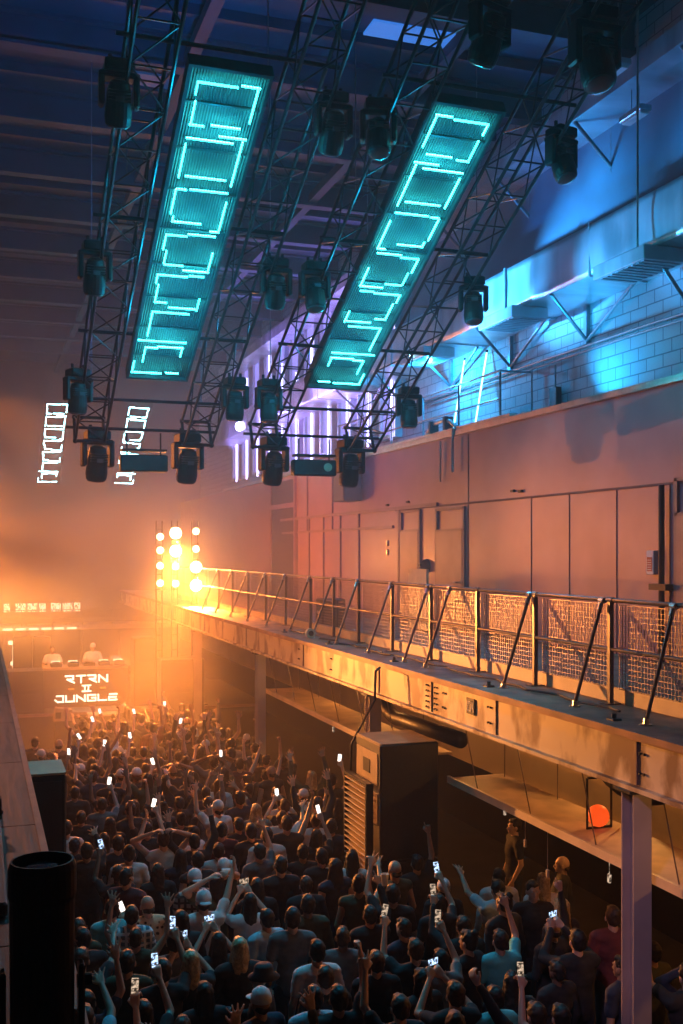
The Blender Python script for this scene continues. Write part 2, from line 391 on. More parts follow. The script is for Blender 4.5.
# handrails, pipes and clutter on top of the board room
g = thing('roof_handrail', 'thin steel handrail on top of the board room, lit blue', 'railing', (0, 0, 8.07))
r = MB()
for z in (.55, 1.1): r.tube((9.75, 18.6, z), (9.75, 28.5, z), .022)
r.tube((9.75, 18.6, 1.1), (10.45, 18.6, 1.1), .022)
r.build('rail', M['pipe'], g)
for y in (18.6, 20.5, 22.4, 24.4, 26.4, 28.4): MB().tube((9.75, y, 0), (9.75, y, 1.1), .024).build('post', M['pipe'], g)
MB().box(9.42, 9.6, 17.6, 24.5, 8.13, 8.19).build('cable_tray', M['clamp'], label='pale cable tray lying along the top edge of the board room', cat='cable tray')
g = thing('roof_pipes', 'pale bent pipe with clamps on the roof edge of the board room', 'pipe', (9.45, 20.0, 8.2))
MB().path([(0, 0, 0), (-.02, .25, .15), (0, .6, .2), (0, 1.2, .18), (0, 1.5, 0)], .045, 10).path([(0, 0, 0), (-.06, 0, -.05), (-.08, 0, -.3), (-.08, 0, -.95)], .03, 8).build('pipe', M['clamp'], g)
MB().box(-.1, .1, .35, .45, -.02, .26).build('clamp', M['black'], g); MB().box(-.1, .1, 1.1, 1.2, -.02, .24).build('clamp', M['black'], g)
for i, (y, dx) in enumerate(((21.5, 0), (20.5, .05))):
    g = thing('leaning_light_tube', 'glowing blue light tube leaning on the block wall, %s one' % ['left', 'right'][i], 'light tube', (10.05 + dx, y, 8.09), (0, math.radians(10), 0), 'blue light tubes')
    MB().tube((0, 0, .02), (0, 0, 1.85), .018).build('lamp', M['tube'], g)
    MB().tube((0, 0, -.01), (0, 0, .03), .028).build('cap', M['black'], g); MB().tube((0, 0, 1.84), (0, 0, 1.9), .028).build('cap', M['black'], g)
# fluorescent fittings high on the right
for i, (x, y, l) in enumerate(((9.25, 13.6, 1.0), (9.9, 14.0, .6))):
    g = thing('batten_light', 'unlit strip light fitting catching blue light, %s of the two by the ledge' % ['upper', 'lower'][i], 'light fitting', (x, y, 12.95 - i * .45), group='strip fittings by the ledge')
    MB().bbox(-.11, .11, 0, l, .02, .12, .015).build('housing', M['duct'], g)
    MB().bbox(-.08, .08, .04, l - .04, -.02, .03, .01).build('diffuser', M['white'], g)
    MB().tube((0, .2, .12), (0, .2, 1.65 - i * 1.15), .008).tube((0, l - .2, .12), (0, l - .2, 1.65 - i * 1.15), .008).build('suspension_wire', M['pipe'], g)
MB().tube((9.25, 13.3, 9.9), (9.25, 13.3, 14.6), .018).build('hanging_cable', M['clamp'], label='thin pale vertical cable hanging from the roof near the right edge', cat='cable')

# glowing strips standing in for violet-lit columns, far part of the upper right wall
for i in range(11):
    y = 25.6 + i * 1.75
    wn = link('window_%d' % (i + 1), MB().box(10.40, 10.46, y, y + 1.0, 8.7, 13.4).mesh('w', M['violet'], False, True), kind='structure', label='tall narrow glowing strip standing in for a violet-lit column high on the right wall', cat='window')
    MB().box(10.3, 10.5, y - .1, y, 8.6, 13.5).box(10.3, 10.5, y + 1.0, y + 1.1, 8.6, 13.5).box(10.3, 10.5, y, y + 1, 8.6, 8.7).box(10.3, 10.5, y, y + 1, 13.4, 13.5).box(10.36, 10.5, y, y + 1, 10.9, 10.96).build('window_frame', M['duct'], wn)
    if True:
        MB().tube((10.25, y + .05, 8.5), (10.25, y + .05, 8.5 + 3.2 + (i * 37 % 5) * .3), .03).build('edge_glow', M['violetedge'], wn)  # glowing edge put in for the light on the column
# ------------------------------------------------------------------ walkway
wk = thing('walkway', 'raised steel walkway with rusty deck and long cream edge beam, above the crowd', 'walkway', (0, 0, 0))
MB().box(5.55, 9.49, -2.95, 44, 3.90, 3.98).build('deck', M['deck'], wk)
e = MB().box(5.57, 5.62, -2.95, 44, 3.50, 3.93).box(5.50, 5.80, -2.95, 44, 3.46, 3.50)
eb = e.build('edge_beam', M['cream'], wk)
MB().box(5.495, 5.90, -2.95, 44, 3.93, 3.99).build('edge_plate', M['deck'], wk, label='rust-brown plate along the deck edge')
k = 0
for y in (5.1, 8.0, 10.7, 12.5, 14.4, 18.2, 22.5, 27.0):
    p = MB().box(5.555, 5.572, y, y + .015, 3.51, 3.92)
    p.build('beam_joint', M['seam'], eb)
for y in (7.9, 10.85, 12.1, 12.35, 12.62, 16.6, 18.45):
    p = MB()
    for z in (3.56, 3.63, 3.70, 3.77, 3.84) if 12.3 < y < 12.7 else (3.62, 3.80):
        for q in (0, .06): p.tube((5.572, y + q, z), (5.55, y + q, z), .013, 6)
    p.build('bolt', M['black'], eb)
sg = thing('beam_number_plate', 'small black plate marked 10A bolted to the cream walkway beam', 'sign', (5.56, 11.35, 3.65))
MB().box(-.012, 0, -.10, .10, 0, .19).build('plate', M['black'], sg)
def strokes(mb, segs, ox, oz, s, w, x0=-.016, x1=-.011):
    for (a, b, c, d) in segs:
        ya, yb = ox - a * s, ox - c * s; za, zb = oz + b * s, oz + d * s
        dy, dz = yb - ya, zb - za; l = math.hypot(dy, dz); ny, nz = -dz / l * w / 2, dy / l * w / 2; ey, ez = dy / l * w / 2, dz / l * w / 2
        P = [(ya - ey + ny, za - ez + nz), (yb + ey + ny, zb + ez + nz), (yb + ey - ny, zb + ez - nz), (ya - ey - ny, za - ez - nz)]
        mb._add([(x, p, q) for x in (x0, x1) for p, q in P], [(0, 1, 2, 3), (7, 6, 5, 4), (0, 4, 5, 1), (1, 5, 6, 2), (2, 6, 7, 3), (3, 7, 4, 0)])
lt = MB()
strokes(lt, [(0, 0, 0, 1)], .07, .04, .11, .014)
strokes(lt, [(0, 0, 0, 1), (0, 1, .5, 1), (.5, 1, .5, 0), (.5, 0, 0, 0)], .042, .04, .11, .014)
strokes(lt, [(0, 0, .28, 1), (.28, 1, .56, 0), (.1, .4, .46, .4)], -.028, .04, .11, .014)
lt.build('number', M['white'], sg)
# undercroft girders, pipes
for i, x in enumerate((7.0, 8.4)):
    MB().box(x, x + .10, -2.95, 44, 3.62, 3.90).build('joist', M['lowcream' if i else 'pinktrim'], wk)
br = MB()
for i in range(12):
    y = 5.4 + i * 2.2
    br.box(5.62, 9.47, y, y + .08, 3.78, 3.90)
br.build('cross_joist', M['darkpaint'], wk)
for i, y in enumerate((8.1, 14.8, 21.5, 28.2)):
    g = thing('support_column', '%s holding up the walkway beam' % ['nearest steel column, lilac-lit, at the right of the photo,', 'steel column just behind the big speaker stack', 'orange-lit column in the far crowd', 'farthest column, lost in the orange haze'][i], 'column', (5.62, y, 0), group='walkway columns')
    MB().box(-.095, .095, -.095, -.08, .02, 3.44).box(-.095, .095, .08, .095, .02, 3.44).box(-.012, .012, -.08, .08, .02, 3.44).build('shaft', M['column'], g)
    MB().bbox(-.15, .15, -.15, .15, 0, .025, .005).build('foot_plate', M['black'], g)
    MB().bbox(-.15, .15, -.13, .13, 3.43, 3.46, .005).build('cap_plate', M['black'], g)
# canopies hung below the beam
for i, (y0, y1) in enumerate(((3.5, 12.7), (14.3, 22.2))):
    g = thing('hanging_canopy', ['nearer', 'farther'][i] + ' perforated board shelf hanging on thin rods below the walkway', 'canopy', (.42, 0, 2.56), group='hanging boards under the walkway')
    MB().bbox(5.48, 6.28, y0, y1, 0, .035, .008).build('board', M['canopy'], g)
    MB().box(5.45, 5.49, y0, y1, -.03, .06).build('edge_strip', M['toe'], g)
    y = y0 + .4
    while y < y1:
        MB().tube((5.62, y, .03), (5.50, y, .92), .007, 6) if False else MB().tube((5.55, y, .03), (5.36, y, .90), .007, 6).build('rod', M['wire'], g); MB().tube((6.2, y + .5, .03), (6.2, y + .5, 1.2), .007, 6).build('rod', M['wire'], g)
        y += 1.35
for i, (x, y) in enumerate(((7.2, 10.4), (6.6, 16.2))):
    pts = []
    for t in range(13):
        a = PI * t / 12; pts.append((x, y + .9 * math.cos(a), 3.35 - .55 * math.sin(a)))
    pts = [(x, y + .9, 3.8)] + pts + [(x, y - .9, 3.8)] if i == 0 else [(x, y + .9, 3.8)] + pts[:8] + [(x, y - 2.4, 2.86)]
    g = thing('vent_pipe', 'thick black bent pipe slung under the walkway, %s' % ['right of the speaker stack', 'behind the column at the speaker stack'][i], 'pipe', (0, 0, 0), group='bent pipes under the walkway')
    MB().path(pts, .12, 14).build('pipe', M['black'], g, smooth=True)
    c = MB().tube((x, y + .9, 3.55), (x, y + .9, 3.62), .15, 14); c.build('collar', M['plastic'], g)
g = thing('orange_globe', 'glowing orange globe in a black wire frame under the walkway beside the near column', 'lamp', (6.35, 9.85, 2.60))
MB().ball((0, 0, .13), .12, 18, 12).build('globe', M['orangeball'], g, smooth=True)
r = MB()
for s in (-.15, .15):
    r.path([(s, -.02, 0), (s, -.02, .55)], .014, 6)
r.tube((-.15, -.02, .012), (.15, -.02, .012), .014, 6).tube((-.15, -.02, .55), (.15, -.02, .55), .014, 6)
r.build('frame', M['black'], g)
# little paper tags and fixtures hanging under the canopy front edge
for i, (y, z) in enumerate(((11.2, 2.45), (10.7, 2.2), (10.2, 2.0), (9.0, 2.3), (14.2, 2.3), (15.9, 2.45), (17.6, 2.4), (18.8, 2.5))):
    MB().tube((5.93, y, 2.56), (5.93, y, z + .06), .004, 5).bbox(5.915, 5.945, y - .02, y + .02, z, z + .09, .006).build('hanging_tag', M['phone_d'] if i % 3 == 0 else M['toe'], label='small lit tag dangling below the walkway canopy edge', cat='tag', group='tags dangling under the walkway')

# guard rail
gr = thing('guard_rail', 'steel guard rail with wire mesh panels and slanted props along the walkway', 'railing', (0, 0, 3.98))
def yD(D, x): return (D - x * math.sin(AZ)) / math.cos(AZ)
PY = [yD(D, 6.34) for D in (8.2, 9.66, 11.13, 12.64, 14.09, 15.55, 17.0, 18.5, 19.8, 21.2, 22.9, 24.5, 26.1, 27.7, 29.3, 30.9, 32.6, 34.3, 36.0)]
for i, y in enumerate(PY):
    MB().box(6.305, 6.355, y - .022, y + .022, 0, 1.1).box(6.24, 6.42, y - .07, y + .07, 0, .012).build('post', M['rail'], gr)
    MB().tube((6.33, y - .05, 1.1), (6.33, y + .05, 1.1), .032, 10).build('fitting', M['clamp' if i % 2 else 'rail'], gr)
MB().tube((6.33, 2, 1.1), (6.33, PY[-1], 1.1), .024, 10).build('top_rail', M['rail'], gr)
MB().tube((6.33, 2, .58), (6.33, PY[-1], .58), .021, 10).build('mid_rail', M['rail'], gr)
MB().box(6.42, 6.44, 2, PY[-1], .0, .17).build('toe_board', M['toe'], gr)
for D in (10.08, 11.24, 12.72, 14.88, 15.6, 17.0, 18.5, 19.8, 21.2, 22.9, 24.5, 26.1, 27.7, 29.3):
    y = yD(D, 6.34)
    st = MB().tube((6.30, y, 1.08), (5.83, y - .22, .03), .019, 8).build('prop', M['rail'], gr)
    MB().tube((6.31, y - .03, 1.09), (6.31, y + .05, 1.09), .034, 8).tube((6.29, y, 1.06), (6.26, y - .013, .99), .027, 8).tube((5.84, y - .217, .07), (5.83, y - .22, 0), .028, 8).tube((5.83, y - .22, 0), (5.83, y - .22, .02), .06, 8).build('clamp', M['clamp'], st)
YY = [2.2] + PY
for a, b in zip(YY, YY[1:]):
    if b - a < .3: continue
    m_ = MB(); a0 = a + .06; b0 = b - .06; x = 6.40
    n = max(3, int((b0 - a0) / .055)); r = .0028 if a < 20 else .004
    for k in range(n + 1):
        y = a0 + (b0 - a0) * k / n; m_.box(x - r, x + r, y - r, y + r, .16, 1.05)
    for k in range(17):
        z = .16 + .0556 * k; m_.box(x - r - .004, x + r - .004, a0, b0, z - r, z + r)
    m_.build('mesh_panel', M['wire'], gr, fix=False)
# things lying on the deck
for i, (x0, y0, l, s) in enumerate(((6.7, 6.0, 9, 1), (6.05, 9, 7, 2), (5.98, 15, 6, 3))):
    pts = [(x0 + .12 * noise.noise(Vector((s, t * .5, 0))) * 2, y0 + t * .25, 4.0) for t in range(int(l * 4))]
    MB().path(pts, .013, 6).build('floor_cable', M['cablejacket'], label=['black cable lying behind the walkway guard rail, nearest', 'black cable along the front of the walkway deck', 'black cable on the far half of the walkway deck'][i], cat='cable', group='cables on the walkway deck')
for i, y in enumerate((8.6, 11.2, 14.2, 17.2, 20.0)):
    g = thing('deck_anchor', 'small steel anchor block on the outer deck edge of the walkway', 'anchor', (5.72, y, 3.985), group='anchor blocks on the deck edge')
    MB().bbox(-.05, .05, -.06, .06, 0, .025, .006).tube((0, 0, .02), (0, 0, .07), .022).build('block', M['black'], g)
g = thing('flight_case', 'dark box standing behind the mesh on the far walkway', 'box', (6.75, 20.7, 3.98))
MB().bbox(0, .5, 0, .5, 0, .62, .02).build('case', M['speaker'], g); MB().box(-.008, 0, .1, .4, .3, .36).build('handle', M['clamp'], g)
g = thing('white_drum', 'small pale round lamp lying at the walkway edge', 'lamp', (5.80, 18.6, 3.99))
MB().tube((0, 0, .09), (.0, -.1, .09), .09, 16).build('drum', M['toe'], g); MB().tube((0, -.1, .09), (0, -.11, .09), .05, 12).build('lens', M['black'], g)
g = thing('stacked_panels', 'pale boards leaning behind the mesh of the walkway', 'boards', (8.6, 19.6, 3.98))
MB().box(0, .05, 0, .9, 0, 1.25).box(.06, .1, .1, 1.1, 0, 1.15).build('board', M['toe'], g)

# wall fixtures
g = thing('security_lamp', 'black dome lamp on the pink wall beside a door', 'lamp', (9.5, 21.6, 5.28))
MB().lathe([(.02, -.14), (.15, -.14), (.19, -.05), (.17, .06), (.08, .13), (.01, .14)], 18).build('dome', M['black'], g, smooth=True)
MB().box(-.2, 0, -.05, .05, -.02, .03).build('bracket', M['plastic'], g); MB().ball((-.1, -.05, -.1), .05).build('lens', M['white'], g)
g = thing('fire_call_box', 'white and red call box on the pink wall by the black pipe', 'call box', (9.42, 13.2, 5.25))
MB().bbox(-.03, .07, -.09, .09, 0, .36, .01).build('case', M['white'], g); MB().box(-.036, -.03, -.06, .06, .05, .26).build('panel', M['red'], g)
t = MB()
for k in range(5): t.box(-.039, -.036, -.045, .045, .07 + k * .035, .08 + k * .035)
t.build('lines', M['white'], g)
g = thing('wall_downpipe', 'black vertical pipe on the pink wall near the right edge', 'pipe', (9.4, 12.93, 3.98))
MB().tube((0, 0, 0), (0, 0, 2.58), .045, 10).build('pipe', M['black'], g); MB().box(-.08, .08, -.2, .2, 1.05, 1.14).build('bracket', M['black'], g)
MB().tube((9.43, 20.75, 7.98), (9.43, 20.75, 7.1), .02).build('wall_conduit', M['clamp'], label='short pale conduit dropping from the roof edge of the board room', cat='pipe')
for i, (y, z) in enumerate(((17.2, 6.68), (17.5, 6.70), (22.6, 6.72), (23.9, 6.70))):
    MB().bbox(9.44, 9.5, y, y + .12, z, z + .05, .008).build('wall_bracket', M['black'], label='tiny dark bracket on the pink wall above the seam', cat='bracket', group='tiny brackets on the pink wall')
for i, (y, z) in enumerate(((23.95, 5.72), (23.95, 5.5), (22.0, 5.55))):
    MB().bbox(9.46, 9.5, y, y + .09, z, z + .14, .008).build('wall_notice', M['clamp'], label='small pale notice fixed to the pink wall near the doors', cat='notice', group='notices on the pink wall')
g = thing('hanging_speaker', 'dark meshed speaker hung on the pink wall behind the truss lamp', 'speaker', (9.1, 26.0, 6.9))
MB().bbox(-.2, .3, -.45, .45, 0, 1.2, .02).build('cabinet', M['speaker'], g); MB().box(-.21, -.2, -.4, .4, .05, 1.15).build('grille', M['grille'], g)
MB().box(.3, .4, -.1, .1, .5, .8).build('bracket', M['black'], g)

# ------------------------------------------------------------------ near parapet at the viewer's balcony
g = thing('balcony_parapet', 'dark plank parapet top of the left balcony, running towards the stage', 'parapet', (0, 0, 0))
p = MB()
for k in range(14):
    y = -1 + k * 1.45; p.box(-.75, .255, y, y + 1.44, 4.36, 4.40)
p.build('planks', M['wood'], g)
MB().box(.235, .264, -1, 19.3, 4.30, 4.405).build('edge_trim', M['woodedge'], g)
MB().box(-.75, .24, -1, 19.3, 3.3, 4.36).build('front_panel', M['darkpaint'], g)
g = thing('loose_board', 'loose raised board lying on the parapet at the left edge', 'board', (-.05, 3.6, 4.40))
MB().bbox(-.2, .14, 0, 1.9, 0, .05, .008).build('board', M['wood'], g)
g = thing('rigging_clamp', 'black rigging clamp on the parapet at the left edge', 'clamp', (.03, 4.6, 4.45))
MB().tube((-.06, 0, .08), (.06, 0, .08), .05, 12).box(-.05, .05, -.04, .04, 0, .06).build('jaw', M['black'], g); MB().tube((0, .05, .1), (.06, .12, .03), .012).build('bolt', M['black'], g)

# ------------------------------------------------------------------ moving head lamps
def moving_head(label, loc, s=1., tilt=0., pan=0., up=False, group='moving head lamps on the trusses'):
    g = thing('moving_head_lamp', label, 'stage lamp', loc, (0, 0, pan), group); g.scale = (s, s, s)
    if up: g.rotation_euler = (PI, 0, pan)
    MB().bbox(-.17, .17, -.15, .15, -.17, -.03, .02).build('base', M['plastic'], g)
    MB().tube((-.1, 0, -.03), (-.1, 0, .05), .025).tube((.1, 0, -.03), (.1, 0, .05), .025).build('clamp', M['black'], g)
    y = MB().bbox(-.235, -.165, -.09, .09, -.56, -.2, .02).bbox(.165, .235, -.09, .09, -.56, -.2, .02).bbox(-.235, .235, -.10, .10, -.24, -.165, .02)
    y.build('yoke', M['plastic'], g)
    h = MB().lathe([(.06, .20), (.115, .17), (.14, .05), (.15, -.05), (.16, -.20), (.15, -.28), (.14, -.30)], 20)
    for k in range(4): h.box(-.125, .125, -.145, .145, -.02 + k * .035, -.005 + k * .035)
    ho = h.build('head', M['plastic'], g, smooth=False); ho.location = (0, 0, -.45); ho.rotation_euler = (tilt, 0, 0)
    MB().lathe([(.135, -.302), (.125, -.318), (.07, -.33), (.01, -.333)], 20).build('lens', M['lens'], ho, smooth=True)
    MB().bbox(-.05, .05, -.166, -.15, -.02, .04, .004).build('display', M['lens'], ho)
    return g
def zt(y): return 17.17 - .51 * y     # height of the truss plane
ends = [(2.0, 'first from the left'), (3.62, 'second from the left'), (5.25, 'third from the left, right-hand pair'), (6.78, 'rightmost')]
for x, t in ends:
    moving_head('large moving head at the low truss end, ' + t, (x, 19.1, 7.78), 1.22, .25, .15, group='large lamps at the low truss ends')
names = {1.6: 'leftmost truss', 4.03: 'second truss from the left', 4.78: 'third truss from the left', 7.22: 'rightmost truss'}
for x in (1.6, 4.03, 4.78, 7.22):
    for y, t, tl in ((12.2, 'upper', .5), (14.82, 'middle', .35), (17.42, 'lower', .1)):
        moving_head('black moving head lamp at the %s position on the %s' % (t, names[x]), (x + (.08 if x in (4.03, 7.22) else -.08) * 1, y, zt(y) + .28), .98, tl * (1 if x < 4.5 else -.7), rnd.uniform(-.4, .4))
moving_head('black moving head lamp at the very top between the right-hand trusses', (5.47, 10.68, 11.95), 1.1, .5, .3)
moving_head('black moving head lamp at the very top on the rightmost truss', (6.85, 10.7, 12.0), 1.3, -.3, 0)
g = thing('spot_lamp', 'big blurry-dark spot lamp standing on the parapet in the left foreground, teal glints on its rim', 'stage lamp', (.125, 2.26, 4.40))
g['label'] = 'big black spot lamp on the parapet in the left foreground, teal glints on its rim'
MB().bbox(-.07, .07, -.06, .06, 0, .05, .01).build('base', M['plastic'], g)
MB().lathe([(.058, .07), (.064, .16), (.066, .48), (.069, .49), (.069, .545), (.064, .56), (.060, .56), (.058, .535), (.01, .53)], 28).build('barrel', M['plastic'], g, smooth=False)
MB().lathe([(.056, .537), (.03, .548), (.005, .55)], 24).build('lens', M['lens'], g)
MB().bbox(-.085, -.072, -.02, .02, .02, .34, .005).bbox(.072, .085, -.02, .02, .02, .34, .005).build('yoke', M['plastic'], g)
MB().tube((.07, 0, .3), (.10, 0, .3), .014, 12).build('knob', M['plastic'], g)
g = thing('gaffer_box', 'small warm-coloured block standing in for the orange-lit bracket of the foreground lamp', 'box', (.145, 2.36, 4.405))
MB().bbox(0, .075, 0, .06, 0, .19, .008).build('box', M['plywood'], g)  # warm ply colour stands in for orange light on the lamp bracket

# ------------------------------------------------------------------ trusses
n_ = math.sqrt(1 + .51 ** 2)
def tpt(x, y, off=0): return Vector((x, y, zt(y))) + Vector((0, .51, 1)) / n_ * off
def truss(label, x0, y0=8.2, y1=18.9, w=.5, parent=None):
    g = thing('lighting_truss', label, 'truss', (0, 0, 0), group='sloping trusses')
    for x in (x0, x0 + w):
        for off in (0, w):
            MB().tube(tpt(x, y0, off), tpt(x, y1, off), .026, 8).build('chord', M['truss'], g)
    l = MB(); st = .60 / n_; y = y0; k = 0
    while y + st <= y1 + .01:
        for x in (x0, x0 + w):
            l.tube(tpt(x, y, 0 if k % 2 else w), tpt(x, y + st, w if k % 2 else 0), .012, 6)
        for off in (0, w):
            l.tube(tpt(x0, y, off), tpt(x0 + w, y, off), .012, 6); l.tube(tpt(x0 if k % 2 else x0 + w, y, off), tpt(x0 + w if k % 2 else x0, y + st, off), .012, 6)
        y += st; k += 1
    l.build('lacing', M['truss'], g)
    f = MB()
    for y in (y0, y1):
        for off in (0, w): f.tube(tpt(x0 - .04, y, off), tpt(x0 + w + .04, y, off), .03, 8)
        for x in (x0, x0 + w): f.tube(tpt(x, y, -.04), tpt(x, y, w + .04), .03, 8)
    f.build('end_frame', M['truss'], g)
    return g
for x0, t in ((1.6, 'leftmost'), (3.52, 'second from the left'), (4.80, 'third from the left'), (6.70, 'rightmost')):
    truss('black sloping box truss, the %s of the four main trusses' % t, x0)
for a, b, side in ((1.45, 4.15, 'left'), (4.65, 7.35, 'right')):
    for y, t in ((18.9, 'lowest'), (18.1, 'second lowest'), (16.5, 'middle'), (14.3, 'upper middle'), (11.8, 'top')):
        o = .28
        MB().tube(tpt(a, y, o), tpt(b, y, o), .027, 8).build('cross_pipe', M['truss'], label='%s cross pipe linking the %s-hand pair of trusses' % (t, side), cat='pipe', group='cross pipes')
    g = thing('blinder_box', 'rectangular black lamp box hung on the low cross pipe between the %s-hand trusses' % side, 'stage lamp', ((a + b) / 2, 18.95, 7.32), group='lamp boxes between truss ends')
    MB().bbox(-.42, .42, -.1, .14, -.3, 0, .02).build('housing', M['housing'], g)
    MB().box(-.4, .4, -.12, .12, .06, .1).tube((-.3, 0, 0), (-.3, 0, .4), .015).tube((.3, 0, 0), (.3, 0, .4), .015).build('bracket', M['black'], g)
    if side == 'right': MB().tube((.24, -.1, -.14), (.24, -.13, -.14), .08, 16).build('lens', M['toe'], g)
for x in (1.85, 3.77, 5.05, 6.95):
    for y in (9.5, 14.0, 18.6):
        MB().tube((x, y, zt(y) + .55), (x, y, 14.1), .009, 6).build('hoist_chain', M['pipe'], label='thin steel hoist chain holding a sloping truss from the roof', cat='chain', group='hoist chains')

# ------------------------------------------------------------------ LED panels
SEG = [(2.4,.03,2.87,.03),(2.4,.03,2.4,.2),(2.92,.0,3.13,.0),(3.12,.01,3.12,.51),(2.42,.31,2.42,.63),(2.41,.65,2.58,.65),(2.67,.62,3.02,.62),(2.8,.77,3.13,.77),(2.41,.855,2.98,.855),(2.41,.95,2.41,1.49),(3.1,.82,3.1,1.54),(2.5,1.46,3.01,1.46),(2.42,1.69,2.54,1.69),(2.59,1.675,3.08,1.675),(2.41,1.71,2.41,2.13),(3.1,1.84,3.1,2.38),(2.45,2.18,2.45,2.26),(2.45,2.27,2.83,2.27),(2.99,2.39,3.1,2.39),(2.41,2.525,2.69,2.525),(2.7,2.48,3.07,2.48),(2.41,2.54,2.41,2.81),(2.46,2.84,2.46,3.09),(2.47,3.11,2.73,3.11),(3.1,2.81,3.1,3.19),(2.75,3.2,3.11,3.2),(2.41,3.33,2.83,3.33),(2.86,3.3,3.06,3.3),(2.41,3.34,2.41,3.5),(2.45,3.55,2.45,3.91),(2.45,3.92,2.62,3.92),(2.67,4.02,3.06,4.02),(3.09,3.79,3.09,4.04),(2.45,4.14,2.99,4.14),(2.45,4.16,2.45,4.71),(2.33,4.83,3.06,4.83),(2.46,5.0,2.64,5.0),(2.65,4.965,3.04,4.965),(2.46,5.03,2.46,5.36),(3.03,4.99,3.03,5.18),(2.33,5.37,2.33,5.63),(2.32,5.65,2.79,5.65),(2.87,5.63,3.06,5.63)]
SEG = [(a - 2.755, b, c - 2.755, d) for a, b, c, d in SEG]
grm = mat('led_grille', (.05, .075, .08), .45, .2, .1, 30)
nt = grm.node_tree; b_ = nt.nodes['Principled BSDF']; tcx = nt.nodes.new('ShaderNodeTexCoord'); wv = nt.nodes.new('ShaderNodeTexWave'); wv.inputs['Scale'].default_value = 9; wv.bands_direction = 'X'
bp_ = nt.nodes.new('ShaderNodeBump'); bp_.inputs['Strength'].default_value = .8; bp_.inputs['Distance'].default_value = .02
nt.links.new(tcx.outputs['Object'], wv.inputs['Vector']); nt.links.new(wv.outputs['Fac'], bp_.inputs['Height']); nt.links.new(bp_.outputs['Normal'], b_.inputs['Normal'])
rp = nt.nodes.new('ShaderNodeValToRGB'); rp.color_ramp.elements[0].color = (.03, .045, .05, 1); rp.color_ramp.elements[1].color = (.06, .085, .09, 1)
nt.links.new(wv.outputs['Fac'], rp.inputs['Fac']); nt.links.new(rp.outputs['Color'], b_.inputs['Base Color'])
def led_panel(label, xc, y0, flip, mname, far=False, group='ladder-patterned light panels'):
    # local x across, local y down the slope, local z out of the back of the panel
    g = thing('light_panel', label, 'light panel', (xc, y0, zt(12.0)), (-math.atan(.51), 0, 0), group)
    if not far:
        MB().box(-.46, .46, -.16, 5.78, .05, .08).build('grille_plate', grm, g)
        h = MB().box(-.50, -.46, -.2, 5.82, -.02, .16).box(.46, .50, -.2, 5.82, -.02, .16).box(-.46, .46, -.2, -.16, -.02, .16).box(-.46, .46, 5.78, 5.82, -.02, .16)
        h.build('frame', M['housing'], g)
        for k in range(8): y = .7 * k + .35; MB().box(-.46, .46, y - .012, y + .012, .03, .05).build('divider', M['housing'], g)
        for y in (.2, 2.8, 5.4): MB().box(-.44, .44, y, y + .08, .081, .2).build('back_bracket', M['black'], g)
    else:
        h = MB().box(-.48, -.46, -.2, 5.82, -.01, .03).box(.46, .48, -.2, 5.82, -.01, .03)
        h.build('frame', M['housing'], g)
    for a, b, c, d in SEG:
        if flip: a, c = -a, -c
        w_ = .009 if not far else .014
        x0, x1 = min(a, c) - w_, max(a, c) + w_; u0, u1 = min(b, d) - w_, max(b, d) + w_
        MB().box(x0, x1, u0, u1, -.02, .0).build('led_strip', M[mname], g)
    return g
led_panel('teal glowing ladder-patterned light panel between the two left-hand trusses', 2.755, 12.0, False, 'led')
led_panel('teal glowing ladder-patterned light panel between the two right-hand trusses', 5.78, 12.0, True, 'led')
led_panel('small far white-blue ladder light panel at the left edge above the stage', 2.755, 40.2, False, 'led2', True)
led_panel('small far white-blue ladder light panel behind the hanging lamp box', 5.78, 40.2, True, 'led2', True)
